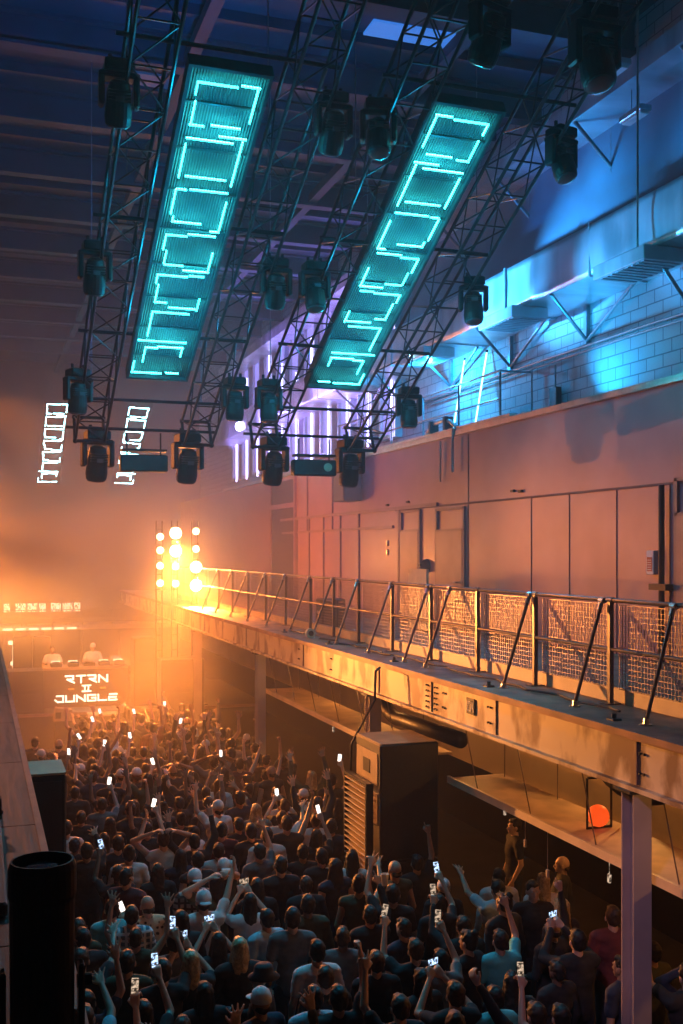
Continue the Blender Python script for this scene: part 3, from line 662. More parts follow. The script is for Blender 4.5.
# ------------------------------------------------------------------ stage
st = thing('stage', 'low dark stage under the booth', 'stage', (0, 0, 0))
MB().box(.2, 8.2, 30.8, 37, 0, 1.0).build('platform', M['black'], st)
MB().box(.2, 8.2, 30.76, 30.8, .92, 1.0).build('nosing', M['pinktrim'], st)
bo = thing('dj_booth', 'booth with orange-brown banner lettered RTRN II JUNGLE at the centre of the stage', 'booth', (3.02, 31.8, 1.0))
MB().bbox(-1.22, 1.22, 0, .9, 1.10, 1.17, .01).build('table_top', M['plywood'], bo)
MB().box(-1.22, 1.22, .02, .04, .0, 1.10).box(-1.22, -1.2, .04, .9, 0, 1.1).box(1.2, 1.22, .04, .9, 0, 1.1).build('banner', M['booth'], bo)
def glyphs(mb, text, x, z, w, h, t, gap):
    G = {  # strokes in a unit box, (x0,z0,x1,z1)
     'R': [(0, 1, .9, 1), (.9, 1, .9, .5), (.2, .5, .9, .5), (.2, .5, 1, 0)],
     'T': [(0, 1, 1, 1), (.5, 1, .5, 0)],
     'N': [(0, 0, 0, 1), (0, 1, 1, 0), (1, 0, 1, 1)],
     'I': [(0, 1, 1, 1), (0, 0, 1, 0), (.28, 0, .28, 1), (.72, 0, .72, 1)],
     'J': [(.2, 1, 1, 1), (1, 1, 1, 0), (1, 0, .3, 0), (.3, 0, 0, .35)],
     'U': [(0, 1, 0, 0), (0, 0, 1, 0), (1, 0, 1, 1)],
     'G': [(1, 1, 0, 1), (0, 1, 0, 0), (0, 0, 1, 0), (1, 0, 1, .5), (1, .5, .55, .5)],
     'L': [(0, 1, 0, 0), (0, 0, 1, 0)],
     'E': [(.1, 1, 1, 1), (0, .5, .9, .5), (.1, 0, 1, 0), (0, 0, 0, .5)],
     '-': [(0, .5, 1, .5)]}
    for ch in text:
        for a, b, c, d in G[ch]:
            xa, za, xb, zb = x + a * w, z + b * h, x + c * w, z + d * h
            l = math.hypot(xb - xa, zb - za); ex, ez = (xb - xa) / l * t / 2, (zb - za) / l * t / 2
            mb.poly([(xa - ex - ez, za - ez + ex), (xb + ex - ez, zb + ez + ex), (xb + ex + ez, zb + ez - ex), (xa - ex + ez, za - ez - ex)], -.012, .018)
        x += w + gap
tx = MB(); glyphs(tx, 'RTRN', -.60, .72, .24, .20, .042, .08); tx.build('lettering', M['text'], bo, label='white word RTRN')
tx = MB(); glyphs(tx, 'I', -.12, .455, .24, .17, .036, 0); tx.build('lettering', M['text'], bo, label='white numeral II')
tx = MB(); glyphs(tx, 'JUNGLE', -.90, .17, .23, .17, .04, .08); tx.build('lettering', M['text'], bo, label='white word JUNGLE')
tx = MB(); glyphs(tx, '-', -.50, .47, .12, .13, .045, 0); glyphs(tx, '-', .42, .47, .12, .13, .045, 0); tx.build('dash', M['signorange'], bo, label='orange dash')
# decks on the booth
for i, x in enumerate((-.85, -.35, .55, .98)):
    g = thing('media_player', 'turntable-style player on the booth, %s from the left' % ['first', 'second', 'third', 'last'][i], 'player', (3.02 + x, 32.2, 2.17), group='players on the booth')
    MB().bbox(-.16, .16, -.2, .2, 0, .11, .012).build('body', M['plastic'], g); MB().lathe([(.11, 0), (.11, .02), (.1, .025)], 20, (0, 0, .11)).build('jog_wheel', M['housing'], g)
    MB().box(-.13, .13, .1, .19, .112, .15).build('display', M['boothlit'], g)
g = thing('dj_mixer', 'black mixer in the middle of the booth top', 'mixer', (3.12, 32.2, 2.17))
MB().bbox(-.17, .17, -.2, .2, 0, .1, .01).build('body', M['plastic'], g)
kk = MB()
for a in range(4):
    for b in range(4): kk.tube((-.12 + a * .08, -.12 + b * .08, .1), (-.12 + a * .08, -.12 + b * .08, .13), .014, 8)
kk.build('knob', M['clamp'], g)
g = thing('laptop', 'open pale laptop at the right end of the booth top', 'laptop', (3.95, 32.45, 2.17))
MB().box(-.17, .17, -.12, .12, 0, .02).build('base', M['clamp'], g); MB().box(-.17, .17, .12, .14, 0, .24).build('screen', M['clamp'], g)
bt = thing('booth_cable', 'dark cable loop drooping over the right end of the booth', 'cable', (0, 0, 0))
MB().path([(4.0, 31.78, 2.18), (4.1, 31.74, 2.0), (4.2, 31.74, 1.9), (4.32, 31.74, 2.0), (4.36, 31.8, 2.12)], .012, 6).build('cable', M['cablejacket'], bt)
# PA boxes around the booth
def cab(label, x0, x1, y0, y1, z0, z1, group=None, n=2):
    g = thing('speaker_cabinet', label, 'speaker', (x0, y0, z0), group=group); W, D, H = x1 - x0, y1 - y0, z1 - z0
    MB().bbox(0, W, 0, D, 0, H, .018).build('cabinet', M['speaker'], g)
    for k in range(n):
        h = H / n; MB().box(.05, W - .05, -.012, .0, k * h + .05, (k + 1) * h - .05).build('grille', M['grille'], g)
        MB().box(-.012, 0, D * .35, D * .6, k * h + h * .42, k * h + h * .58).build('handle', M['black'], g)
    return g
cab('wide dark speaker cabinet on the stage left of the booth', .78, 1.76, 30.9, 31.9, 1.0, 2.2, None, 2)
cab('dark speaker cabinet standing on the stage directly right of the booth', 4.36, 4.98, 31.4, 32.2, 1.0, 3.0, None, 3)
cab('large dark speaker stack on the floor right of the booth', 4.75, 5.95, 28.9, 29.7, 0, 2.6, None, 3)
cab('dark monitor speaker behind the booth at the far left', 1.0, 1.55, 33.4, 34.0, 1.0, 3.0, None, 2)
cab('dark monitor speaker beside the far left monitor', 1.6, 2.1, 33.6, 34.1, 1.0, 2.95, None, 2)
g = thing('floor_monitor', 'pale wedge box at the foot of the booth, left side', 'monitor', (1.95, 29.9, .9))
MB().poly([(0, 0), (.5, 0), (.5, .3), (.06, .36)], 0, .4).build('box', M['plywood'], g); MB().box(.05, .2, -.01, 0, .08, .25).build('grille', M['black'], g)
MB().box(.05, .45, .05, .35, -.9, 0).build('stand', M['black'], g)
MB().bbox(2.9, 3.75, 29.9, 30.5, .98, 1.03, .01).box(3.0, 3.05, 30.0, 30.4, 0, .98).box(3.6, 3.65, 30.0, 30.4, 0, .98).build('side_table', M['toe'], label='narrow pale board ledge in front of the booth', cat='table')

# ------------------------------------------------------------------ PA stacks in the crowd
R_ = thing('main_speaker_stack', 'tall black speaker stack at the walkway edge, right of the crowd', 'speaker', (4.98, 12.85, 0))
MB().bbox(0, .84, 0, .95, 0, 1.5, .02).bbox(0, .84, 0, .95, 1.51, 3.05, .02).build('cabinet', M['speaker'], R_)
MB().box(.02, .82, .02, .93, 3.045, 3.06).build('top_board', M['plywood'], R_)
for z in (2.5, 1.98):
    h = MB().box(-.012, .0, .08, .88, z, z + .42); h.build('panel', M['plywood'], R_); MB().box(-.02, -.01, .35, .6, z + .12, z + .3).build('handle', M['black'], R_)
lv = thing('louvre_grille', 'orange-lit louvred grille standing on the left flank of the big speaker stack', 'grille', (4.86, 12.95, 0))
MB().box(-.04, .06, 0, .04, 1.0, 2.5).box(-.04, .06, .86, .9, 1.0, 2.5).box(-.04, .06, 0, .9, .96, 1.0).box(-.04, .06, 0, .9, 2.5, 2.53).box(.0, .04, .1, .14, 0, 1).box(0, .04, .8, .84, 0, 1).build('frame', M['black'], lv)
s = MB()
for k in range(20): s.box(-.045, .05, .04, .86, 1.04 + k * .075, 1.055 + k * .075)
s.build('slats', M['toe'], lv)
L_ = thing('main_speaker_stack', 'tall dark speaker stack against the parapet at the left of the crowd', 'speaker', (.50, 12.5, 0))
MB().bbox(0, .46, 0, .8, 0, 1.5, .02).bbox(0, .46, 0, .8, 1.51, 3.02, .02).build('cabinet', M['speaker'], L_)
MB().box(-.0, .46, 0, .8, 3.02, 3.045).build('top_board', M['toe'], L_); MB().box(.05, .41, -.012, 0, 1.6, 2.95).build('grille', M['grille'], L_)
MB().path([(5.38, 13.9, 3.95), (5.30, 13.86, 3.9), (5.28, 13.84, 3.5), (4.93, 13.84, 2.9), (4.92, 13.9, 1.2)], .018, 8).build('speaker_cable', M['cablejacket'], label='black cable dropping from the walkway beam beside the big speaker stack', cat='cable')

# ------------------------------------------------------------------ stage lamps
def add_light(name, typ, loc, energy, color, size=.02, target=None, angle=100, blend=.5):
    l = bpy.data.lights.new(name, typ); l.energy = energy; l.color = color
    if typ == 'AREA': l.size = size
    else: l.shadow_soft_size = size
    o = bpy.data.objects.new(name, l); col.objects.link(o); o.location = loc
    if typ == 'SPOT': l.spot_size = math.radians(angle); l.spot_blend = blend
    if target: o.rotation_euler = (Vector(target) - Vector(loc)).to_track_quat('-Z', 'Y').to_euler()
    return o
ORANGE = (1, .25, .035)
cols = ((5.08, (6.02, 5.62, 5.16, 4.65), 'left'), (5.54, (6.13, 5.60, 5.14, 4.63), 'middle'), (6.15, (6.19, 5.66, 5.12, 4.57), 'right'))
for x, zs, t in cols:
    g = thing('lamp_mast', 'thin mast of stage lamps right of the booth, the %s of three' % t, 'mast', (x, 31.3, 1.0), group='lamp masts')
    MB().tube((-.09, 0, 0), (-.09, 0, 5.5), .02).tube((.09, 0, 0), (.09, 0, 5.5), .02).build('pole', M['black'], g)
    b = MB()
    for k in range(12): b.tube((-.09, 0, .3 + k * .45), (.09, 0, .3 + k * .45), .012, 6)
    b.build('rung', M['black'], g); MB().box(-.35, .35, -.3, .3, 0, .03).build('foot', M['black'], g)
    for k, z in enumerate(zs):
        big = (t, k) in (('middle', 0), ('middle', 1), ('right', 2), ('right', 3))
        r = .17 if big else .10
        h = thing('blinder_lamp', 'blazing round stage lamp, %s of four on the %s mast' % (['top', 'second', 'third', 'lowest'][k], t), 'stage lamp', (x, 31.12, z), group='blazing lamps right of the booth')
        MB().lathe([(.05, .16), (r * .8, .14), (r * 1.1, .02), (r * 1.1, 0), (r, 0)], 18).build('housing', M['black'], h); h.rotation_euler = (PI / 2 * -1, 0, 0)
        h.rotation_euler = (-PI / 2, 0, 0)
        MB().lathe([(r, .0), (r, -.01), (.01, -.02)], 18).build('bulb', M['warm' if big else 'warm2'], h)
# ------------------------------------------------------------------ people
def evalmesh(me, name, vox, smooth_it=2, dec=None, mats=()):
    o = bpy.data.objects.new('tmp', me); col.objects.link(o)
    r = o.modifiers.new('r', 'REMESH'); r.mode = 'VOXEL'; r.voxel_size = vox; r.use_smooth_shade = True
    if smooth_it: s_ = o.modifiers.new('s', 'SMOOTH'); s_.iterations = smooth_it; s_.factor = .5
    if dec: d = o.modifiers.new('d', 'DECIMATE'); d.ratio = dec
    dg = bpy.context.evaluated_depsgraph_get()
    m2 = bpy.data.meshes.new_from_object(o.evaluated_get(dg), preserve_all_data_layers=False, depsgraph=dg); m2.name = name
    bpy.data.objects.remove(o)
    m2.materials.clear()
    for m in mats: m2.materials.append(m)
    m2.polygons.foreach_set('use_smooth', [True] * len(m2.polygons)); m2.polygons.foreach_set('material_index', [0] * len(m2.polygons))
    return m2
V = Vector
def hand(mb, wrist, d, pn, style):
    """palm + five fingers; d = direction of the hand, pn = palm normal (fingers curl towards it)"""
    d = d.normalized(); pn = (pn - d * pn.dot(d)).normalized(); s = d.cross(pn).normalized()
    for k in (-.026, 0, .026): mb.caps(wrist + d * .02 + s * k * .7, wrist + d * .085 + s * k, .017, .016, 8)
    for i, (k, L, r) in enumerate(((-.034, .070, .0105), (-.012, .080, .0108), (.011, .074, .0105), (.033, .060, .0095))):
        root = wrist + d * .095 + s * k * .95
        ext = {'open': 1, 'relax': .6, 'fist': 0, 'point': 1 if i == 3 else 0, 'v': 1 if i >= 2 else 0, 'grip': .3}[style]
        sp = (s * k * (2.4 if style in ('open', 'v') else .6))
        a1 = (1 - ext) * 1.5 + .08; a2 = a1 + (1 - ext) * 1.5 + .12
        p1 = root + (d * math.cos(a1) + pn * math.sin(a1)) * L * .52 + sp * .25
        p2 = p1 + (d * math.cos(a2) + pn * math.sin(a2)) * L * .5 + sp * .25
        mb.caps(root, p1, r * 1.05, r, 8); mb.caps(p1, p2, r, r * .85, 8)
    t0 = wrist + d * .03 + s * .03; t1 = t0 + d * .035 + s * .030 + pn * .012
    fold = style in ('fist', 'point', 'v', 'grip')
    t2 = t1 + (d * .03 + pn * .025 - s * .022 if fold else d * .03 + s * .012 + pn * .01)
    mb.caps(t0, t1, .014, .0125, 8); mb.caps(t1, t2, .0125, .0105, 8)
SH = .175
POSES = {  # R and L: elbow, wrist, hand style, palm normal (None: default)
 'down':      (((.25, -.04, 1.13), (.27, .06, .90), 'relax'), ((-.25, -.02, 1.13), (-.24, .10, .90), 'relax')),
 'drink':     (((.26, .02, 1.15), (.13, .25, 1.22), 'grip'), ((-.25, -.03, 1.13), (-.25, .08, .90), 'relax')),
 'fist':      (((.26, .06, 1.66), (.24, .10, 1.93), 'fist'), ((-.25, -.02, 1.13), (-.22, .12, .92), 'relax')),
 'both':      (((.33, .08, 1.64), (.30, .16, 1.90), 'open'), ((-.34, .06, 1.62), (-.33, .14, 1.88), 'open')),
 'forward':   (((.25, .26, 1.52), (.20, .50, 1.66), 'open'), ((-.25, -.02, 1.13), (-.22, .12, .92), 'relax')),
 'point':     (((.24, .05, 1.68), (.21, .08, 1.96), 'point'), ((-.25, 0, 1.13), (-.15, .2, 1.05), 'relax')),
 'vsign':     (((.27, .16, 1.58), (.22, .26, 1.85), 'v'), ((-.25, -.02, 1.13), (-.22, .12, .92), 'relax')),
 'phone1':    (((.27, .20, 1.50), (.20, .34, 1.75), 'grip'), ((-.25, -.02, 1.13), (-.22, .12, .92), 'relax')),
 'phone2':    (((.25, .22, 1.38), (.07, .38, 1.60), 'grip'), ((-.25, .22, 1.38), (-.07, .38, 1.60), 'grip')),
 'hold':      (((.27, .10, 1.18), (.20, .33, 1.36), 'grip'), ((-.25, .02, 1.13), (-.15, .22, 1.05), 'relax')),
 'headhands': (((.40, .06, 1.60), (.15, -.06, 1.72), 'relax'), ((-.40, .06, 1.60), (-.15, -.06, 1.72), 'relax')),
 'reach':     (((.30, .14, 1.60), (.40, .28, 1.84), 'relax'), ((-.25, 0, 1.13), (-.2, .14, .95), 'relax')),
 'decks':     (((.28, .10, 1.16), (.22, .36, 1.08), 'relax'), ((-.28, .10, 1.16), (-.2, .36, 1.08), 'relax')),
}
def torso(mb, e=0.):
    mb.ball((0, 0, .95), (.165 + e, .115 + e, .13 + e), 16, 10)
    mb.ball((0, .005, 1.10), (.145 + e, .105 + e, .16 + e), 16, 10)
    mb.ball((0, .0, 1.27), (.17 + e, .115 + e, .17 + e), 16, 10)
    mb.ball((0, -.01, 1.37), (.175 + e, .09 + e, .085 + e), 16, 10)
    for s in (-1, 1): mb.caps(V((0, -.01, 1.43)), V((s * SH, -.01, 1.395)), .05 + e, .058 + e)
def legs(mb, e=0.):
    for s in (-1, 1):
        mb.caps(V((s * .09, 0, .90)), V((s * .10, .01, .50)), .088 + e, .058 + e); mb.caps(V((s * .10, .01, .50)), V((s * .105, -.01, .09)), .058 + e, .04 + e * 1.2)
def headgeo(mb):
    mb.ball((0, -.012, 1.615), (.075, .092, .095), 18, 12); mb.ball((0, .018, 1.575), (.058, .066, .085), 16, 10)
    mb.caps(V((0, -.02, 1.42)), V((0, -.008, 1.53)), .056, .052)
    mb.ball((0, .060, 1.515), (.028, .022, .018), 10, 6)
    mb.caps(V((0, .080, 1.605)), V((0, .098, 1.572)), .009, .014, 8)
    mb.ball((0, .080, 1.541), (.024, .010, .006), 10, 6); mb.ball((0, .079, 1.532), (.020, .010, .006), 10, 6)
    for s in (-1, 1):
        mb.ball((s * .079, -.01, 1.585), (.010, .018, .030), 10, 6); mb.ball((s * .028, .078, 1.628), (.024, .010, .007), 8, 6)
PM = {}
def build_pose(p):
    body = MB(); torso(body); legs(body); headgeo(body)
    for s in (-1, 1): body.ball((s * .11, .05, .04), (.042, .12, .038), 12, 8)
    tee = MB(); torso(tee, .018); lng = MB(); torso(lng, .022)
    tank = MB(); torso(tank, .014)
    for sgn, (el, wr, sty) in zip((1, -1), POSES[p]):
        sh = V((sgn * SH, -.01, 1.395)); el, wr = V(el), V(wr)
        body.caps(sh, el, .050, .038); body.caps(el, wr, .040, .025)
        d = (wr - el).normalized(); pn = V((-sgn, .2, 0)) if abs(d.z) > .6 else V((0, .1, -1))
        if sty in ('open', 'v', 'point', 'grip') and d.z > .3: pn = V((0, 1, -.2))
        hand(body, wr, d, pn, sty)
        tee.caps(sh, sh.lerp(el, .62), .068, .062); lng.caps(sh, el, .070, .055); lng.caps(el, el.lerp(wr, .93), .055, .040)
    for m_, z0 in ((tee, .86), (lng, .84), (tank, .9)):
        m_.lathe([(.17, z0), (.168, z0 + .2), (.15, z0 + .3)], 20, sy=.74)
    tr = MB(); legs(tr, .016); tr.ball((0, 0, .93), (.172, .122, .13), 16, 10)
    bm_ = evalmesh(body.mesh('b', M['skin']), 'person_' + p, .0085, 2, .42, (M['skin'],))
    R = {'body': bm_}
    for nm, g, vx in (('tee', tee, .017), ('long', lng, .017), ('tank', tank, .017)):
        m2 = evalmesh(g.mesh(nm, M['t_dark']), nm + '_' + p, vx, 3, None, (M['t_dark'],))
        for v in m2.vertices:      # cloth folds
            q = v.co; a = noise.noise(q * 7 + V((hash(p) % 7, 0, 0)) * 0) * .010 + noise.noise(V((q.x * 14, q.y * 14, q.z * 30))) * .005
            v.co = q + v.normal * a
        R[nm] = m2
    return R
trm = MB(); legs(trm, .016); trm.ball((0, 0, .93), (.172, .122, .13), 16, 10)
for s in (-1, 1): trm.ball((s * .11, .055, .045), (.052, .135, .05), 12, 8)
TROU = evalmesh(trm.mesh('t', M['denim']), 'trousers', .02, 2, None, (M['denim'],))
def hairmesh(kind):
    h = MB()
    if kind in ('short', 'buzz', 'long', 'bun', 'blonde'):
        e = .0 if kind != 'buzz' else -.006
        h.ball((0, -.024, 1.632), (.083 + e, .092 + e, .092 + e), 18, 12); h.ball((0, -.045, 1.59), (.076 + e, .066, .075), 16, 10)
        h.ball((0, .035, 1.685), (.058, .045, .03), 12, 8)
    if kind in ('long', 'blonde'):
        h.ball((0, -.055, 1.50), (.085, .052, .15), 16, 10); h.ball((0, -.075, 1.38), (.092, .042, .14), 16, 10)
        for s in (-1, 1): h.caps(V((s * .068, -.01, 1.60)), V((s * .085, .0, 1.42)), .025, .028)
    if kind == 'bun': h.ball((0, -.085, 1.705), (.045, .045, .04), 12, 8)
    if kind == 'bald': h.ball((0, -.062, 1.565), (.072, .045, .045), 12, 8)
    if kind in ('cap', 'capback', 'bucket'):
        h.ball((0, -.040, 1.565), (.074, .058, .055), 14, 8)
    m = evalmesh(h.mesh('h', M['hair']), 'hair_' + kind, .012, 2, None, (M['hair'],))
    for v in m.vertices: v.co += v.normal * .009 * noise.noise(v.co * 28)
    return m
HAIR = {k: hairmesh(k) for k in ('short', 'buzz', 'long', 'bun', 'blonde', 'bald', 'cap')}
def capmesh(kind):
    c = MB()
    if kind == 'bucket':
        c.lathe([(.02, .085), (.06, .08), (.082, .055), (.088, .0), (.135, -.035), (.132, -.042), (.085, -.008)], 24, (0, -.015, 1.655), 1, 1.1)
    else:
        f = 1 if kind == 'cap' else -1
        c.lathe([(.01, .088), (.04, .082), (.07, .055), (.086, .01), (.088, -.03), (.084, -.032)], 24, (0, -.014, 1.645), 1, 1.12)
        c.ball((0, -.014 + f * .115, 1.617), (.065, .062, .010), 16, 6); c.ball((0, -.014, 1.733), .008, 8, 6)
    return c.mesh('cap_' + kind, M['cap'], True)
CAPS = {k: capmesh(k) for k in ('cap', 'capback', 'bucket')}
eyes = MB()
for s in (-1, 1): eyes.ball((s * .028, .071, 1.612), (.013, .010, .009), 8, 6)
EYE = eyes.mesh('eyes', M['eye'], True)
BODY_CACHE = {}
def setmat(o, m):
    o.material_slots[0].link = 'OBJECT'; o.material_slots[0].material = m
HT = {'short': 'short-haired', 'buzz': 'crop-haired', 'long': 'long-haired', 'bun': 'bun-haired', 'blonde': 'blonde', 'bald': 'balding', 'cap': 'dark-capped', 'capback': 'a cap turned backwards', 'bucket': 'a bucket hat'}
def person(x, y, pose, flip, rot, hair, top, colour, label, z=0, scale=1., skin='skin', group='people in the crowd'):
    if pose not in PM: PM[pose] = build_pose(pose)
    g = thing('person', label, 'person', (x, y, z), (0, 0, math.radians(rot)), group)
    g.scale = (-scale if flip else scale, scale, scale)
    b = link('body', PM[pose]['body'], g); setmat(b, M[skin])
    t = link({'tee': 'shirt', 'long': 'jacket', 'tank': 'vest'}[top], PM[pose][top], g); setmat(t, M['t_' + colour])
    link('trousers', TROU, g)
    hk = 'cap' if hair in CAPS else hair
    h = link('hair', HAIR[hk], g); setmat(h, M['blonde' if hair == 'blonde' else 'brown' if rnd.random() < .35 else 'hair'])
    if hair in CAPS:
        c = link('hat', CAPS[hair], g); setmat(c, M['capdark' if (hair == 'bucket' or 'dark cap' in label) else 'cap'])
    if abs(((rot + 180) % 360) - 180) > 50: link('eyes', EYE, g)
    return g
PH = MB().bbox(-.037, .037, -.004, .004, -.075, .075, .003).mesh('phone_body', M['black'], False, True)
PS = {k: MB().box(-.033, .033, -.0055, -.0042, -.068, .068).mesh('phone_screen', M[k], False, True) for k in ('phone_w', 'phone_b', 'phone_d')}
PL = MB()
for zz in (-.05, -.03, .05): PL.box(-.028, .028, -.0062, -.0056, zz, zz + .008)
PLm = PL.mesh('phone_icons', M['black'], False, True)
def phone(g, pose, flip, scale, x, y, z, rot, label, kind):
    el, wr, _ = POSES[pose][0]; d = (V(wr) - V(el)).normalized()
    p = V(wr) + d * .14 + V((-.0, .02, .02))
    if pose == 'phone2': p.x = 0
    if flip: p.x = -p.x
    q = Matrix.Rotation(math.radians(rot), 4, 'Z') @ (p * scale)
    ph = thing('phone', label, 'phone', (x + q.x, y + q.y, z + q.z), (math.radians(rnd.uniform(-35, -10)), math.radians(rnd.uniform(-18, 18)), math.radians(rot + rnd.uniform(-20, 20))), 'lit phones in the crowd')
    if pose == 'phone2': ph.rotation_euler = (math.radians(-20), math.radians(90 if y < 14 else 0), math.radians(rot))
    ph.scale = (.9, .9, .9)
    link('case', PH, ph); link('screen', PS[kind], ph); link('icons', PLm, ph)
    return ph
SPECIAL = [
    (1.42, 12.03, 'hold', 0, 0, 'short', 'tee', 'teal', 'man in teal T-shirt holding up a phone, right of the black foreground lamp'),
    (2.4, 11.72, 'reach', 0, 0, 'capback', 'tee', 'white', 'man in white cap and white T-shirt with dark shoulder strap, one arm raised'),
    (2.48, 12.65, 'down', 0, 8, 'capback', 'long', 'plaid', 'person in white cap and checked shirt behind the white-capped man'),
    (2.96, 13.17, 'down', 0, 0, 'capback', 'tee', 'dark', 'person in small white cap and dark top, mid floor'),
    (1.6, 11.76, 'drink', 0, 0, 'short', 'long', 'blueplaid', 'person in blue checked shirt behind the teal-shirted man'),
    (1.81, 12.0, 'down', 0, 10, 'bald', 'tee', 'leopard', 'balding man in leopard-spotted shirt beside the blue checked shirt'),
    (1.95, 10.14, 'phone2', 0, 0, 'blonde', 'tee', 'dark', 'woman with long blonde hair in dark top seen from behind below the white-capped man'),
    (2.5, 9.5, 'drink', 0, 75, 'bucket', 'long', 'dark', 'person in dark bucket hat turned in profile holding a pale cup'),
    (3.18, 9.95, 'down', 0, 0, 'short', 'tee', 'white', 'dark-haired person in white T-shirt with broad shoulders, before the raised fist'),
    (2.85, 9.0, 'down', 0, 0, 'short', 'tee', 'pale', 'short-haired man in pale blue T-shirt at the bottom edge of the crowd'),
    (3.0, 8.77, 'fist', 0, 0, 'short', 'tee', 'dark', 'person in black T-shirt thrusting a bare fist straight up'),
    (3.47, 8.48, 'vsign', 1, 0, 'short', 'tee', 'dark', 'person in dark top raising a forearm with two fingers out, beside the raised fist'),
    (5.3, 13.39, 'drink', 1, -60, 'bald', 'long', 'dark', 'bald man in profile with pale scarf in front of the big speaker stack'),
    (5.36, 12.53, 'point', 0, 0, 'short', 'tee', 'dark', 'man in black T-shirt pointing one finger straight up beside the big speaker stack'),
    (4.6, 12.89, 'down', 0, -20, 'long', 'tank', 'white', 'person in white vest with black backpack strap near the big speaker stack'),
    (4.25, 13.1, 'down', 0, 0, 'short', 'long', 'dark', 'man in black jacket with white shoulder stripe, mid floor'),
    (2.4, 14.44, 'headhands', 0, 0, 'bun', 'tank', 'white', 'person in white vest with both hands behind the head'),
    (2.3, 15.25, 'phone1', 0, 0, 'short', 'tee', 'dark', 'person in dark top holding a bright phone high over the crowd'),
    (4.98, 11.01, 'phone1', 0, 0, 'short', 'tee', 'dark', 'person in dark top lifting a phone beside the white plastic cup'),
    (5.82, 11.18, 'forward', 1, 5, 'short', 'tee', 'pale', 'man in pale blue T-shirt stretching an arm toward the stage, near the column'),
    (6.13, 10.87, 'down', 0, 165, 'short', 'tee', 'dark', 'dark-haired man in black facing the camera with his back to the stage'),
    (5.09, 9.72, 'vsign', 0, 0, 'short', 'tee', 'teal', 'man in teal T-shirt making a two-finger sign near the column'),
    (5.8, 9.88, 'point', 0, 15, 'bald', 'long', 'dark', 'balding man in dark top pointing up, nearest the column'),
    (4.39, 8.49, 'down', 0, 5, 'short', 'tee', 'teal', 'person in teal T-shirt at the bottom edge with arms down'),
    (4.54, 8.01, 'reach', 1, 10, 'short', 'long', 'dark', 'person in dark long sleeves reaching a long arm out above the crowd'),
    (1.19, 15.52, 'down', 0, 0, 'short', 'tank', 'white', 'man in white vest beside the parapet speaker stack'),
    (1.87, 13.97, 'down', 0, 0, 'bun', 'tee', 'white', 'person with hair tied up in white T-shirt, mid floor'),
    (4.3, 15.16, 'forward', 0, -30, 'short', 'tee', 'white', 'man in white T-shirt leaning with an outstretched arm in front of the phone holder'),
    (4.48, 14.05, 'phone1', 0, 0, 'long', 'tee', 'dark', 'woman in dark top holding a lit phone up before the louvred grille'),
    (4.29, 9.44, 'phone1', 0, 0, 'short', 'tee', 'grey', 'person in grey T-shirt filming with an arm bent overhead'),
    (4.01, 8.51, 'phone2', 0, 0, 'short', 'tee', 'dark', 'person in dark top filming with both hands beside the teal T-shirt'),
    (4.9, 10.19, 'phone1', 1, 0, 'short', 'long', 'dark', 'person in dark long sleeves filming left of the two-finger sign'),
    (4.02, 15.64, 'down', 0, 0, 'blonde', 'tee', 'grey', 'blonde person in grey top lit orange, in the far crowd'),
    (1.35, 9.17, 'phone1', 0, 0, 'long', 'tee', 'dark', 'long-haired person in dark top holding a blue-lit phone at the bottom edge'),
    (1.64, 9.91, 'phone1', 0, 0, 'short', 'tee', 'dark', 'short-haired person in dark top with a blue-lit phone beside the long blonde hair'),
    (4.16, 9.76, 'phone1', 1, 0, 'short', 'tee', 'dark', 'person in dark top with a dim phone beside the raised two-finger arm'),
    (5.74, 9.29, 'phone2', 0, 0, 'short', 'long', 'dark', 'person in dark long sleeves with a small lit phone left of the column'),
    (4.77, 7.99, 'phone1', 1, 0, 'short', 'tee', 'dark', 'person in dark top filming at the bottom edge left of the column'),
    (6.24, 8.19, 'phone1', 1, 0, 'short', 'tee', 'dark', 'person in dark top filming just right of the column'),
    (1.86, 17.06, 'phone1', 0, 0, 'short', 'tee', 'grey', 'person in grey top with lit phone above the parapet side crowd'),
    (1.51, 17.92, 'phone1', 1, 0, 'short', 'tee', 'dark', 'person in dark top with small lit phone nearest the parapet speaker stack'),
    (4.54, 15.86, 'phone2', 0, 0, 'short', 'tee', 'dark', 'person in dark top filming at the walkway edge of the far crowd'),
    (2.33, 10.62, 'phone2', 0, 0, 'long', 'tee', 'dark', 'long-haired person in dark top with a glaring phone right of the white-capped man'),
    (7.31, 13.52, 'down', 0, 80, 'short', 'tee', 'dark', 'man with curly hair lit orange in profile under the walkway'),
    (7.09, 11.84, 'drink', 0, 60, 'bald', 'long', 'dark', 'person bending in dark jacket lit orange at the edge under the walkway'),
]
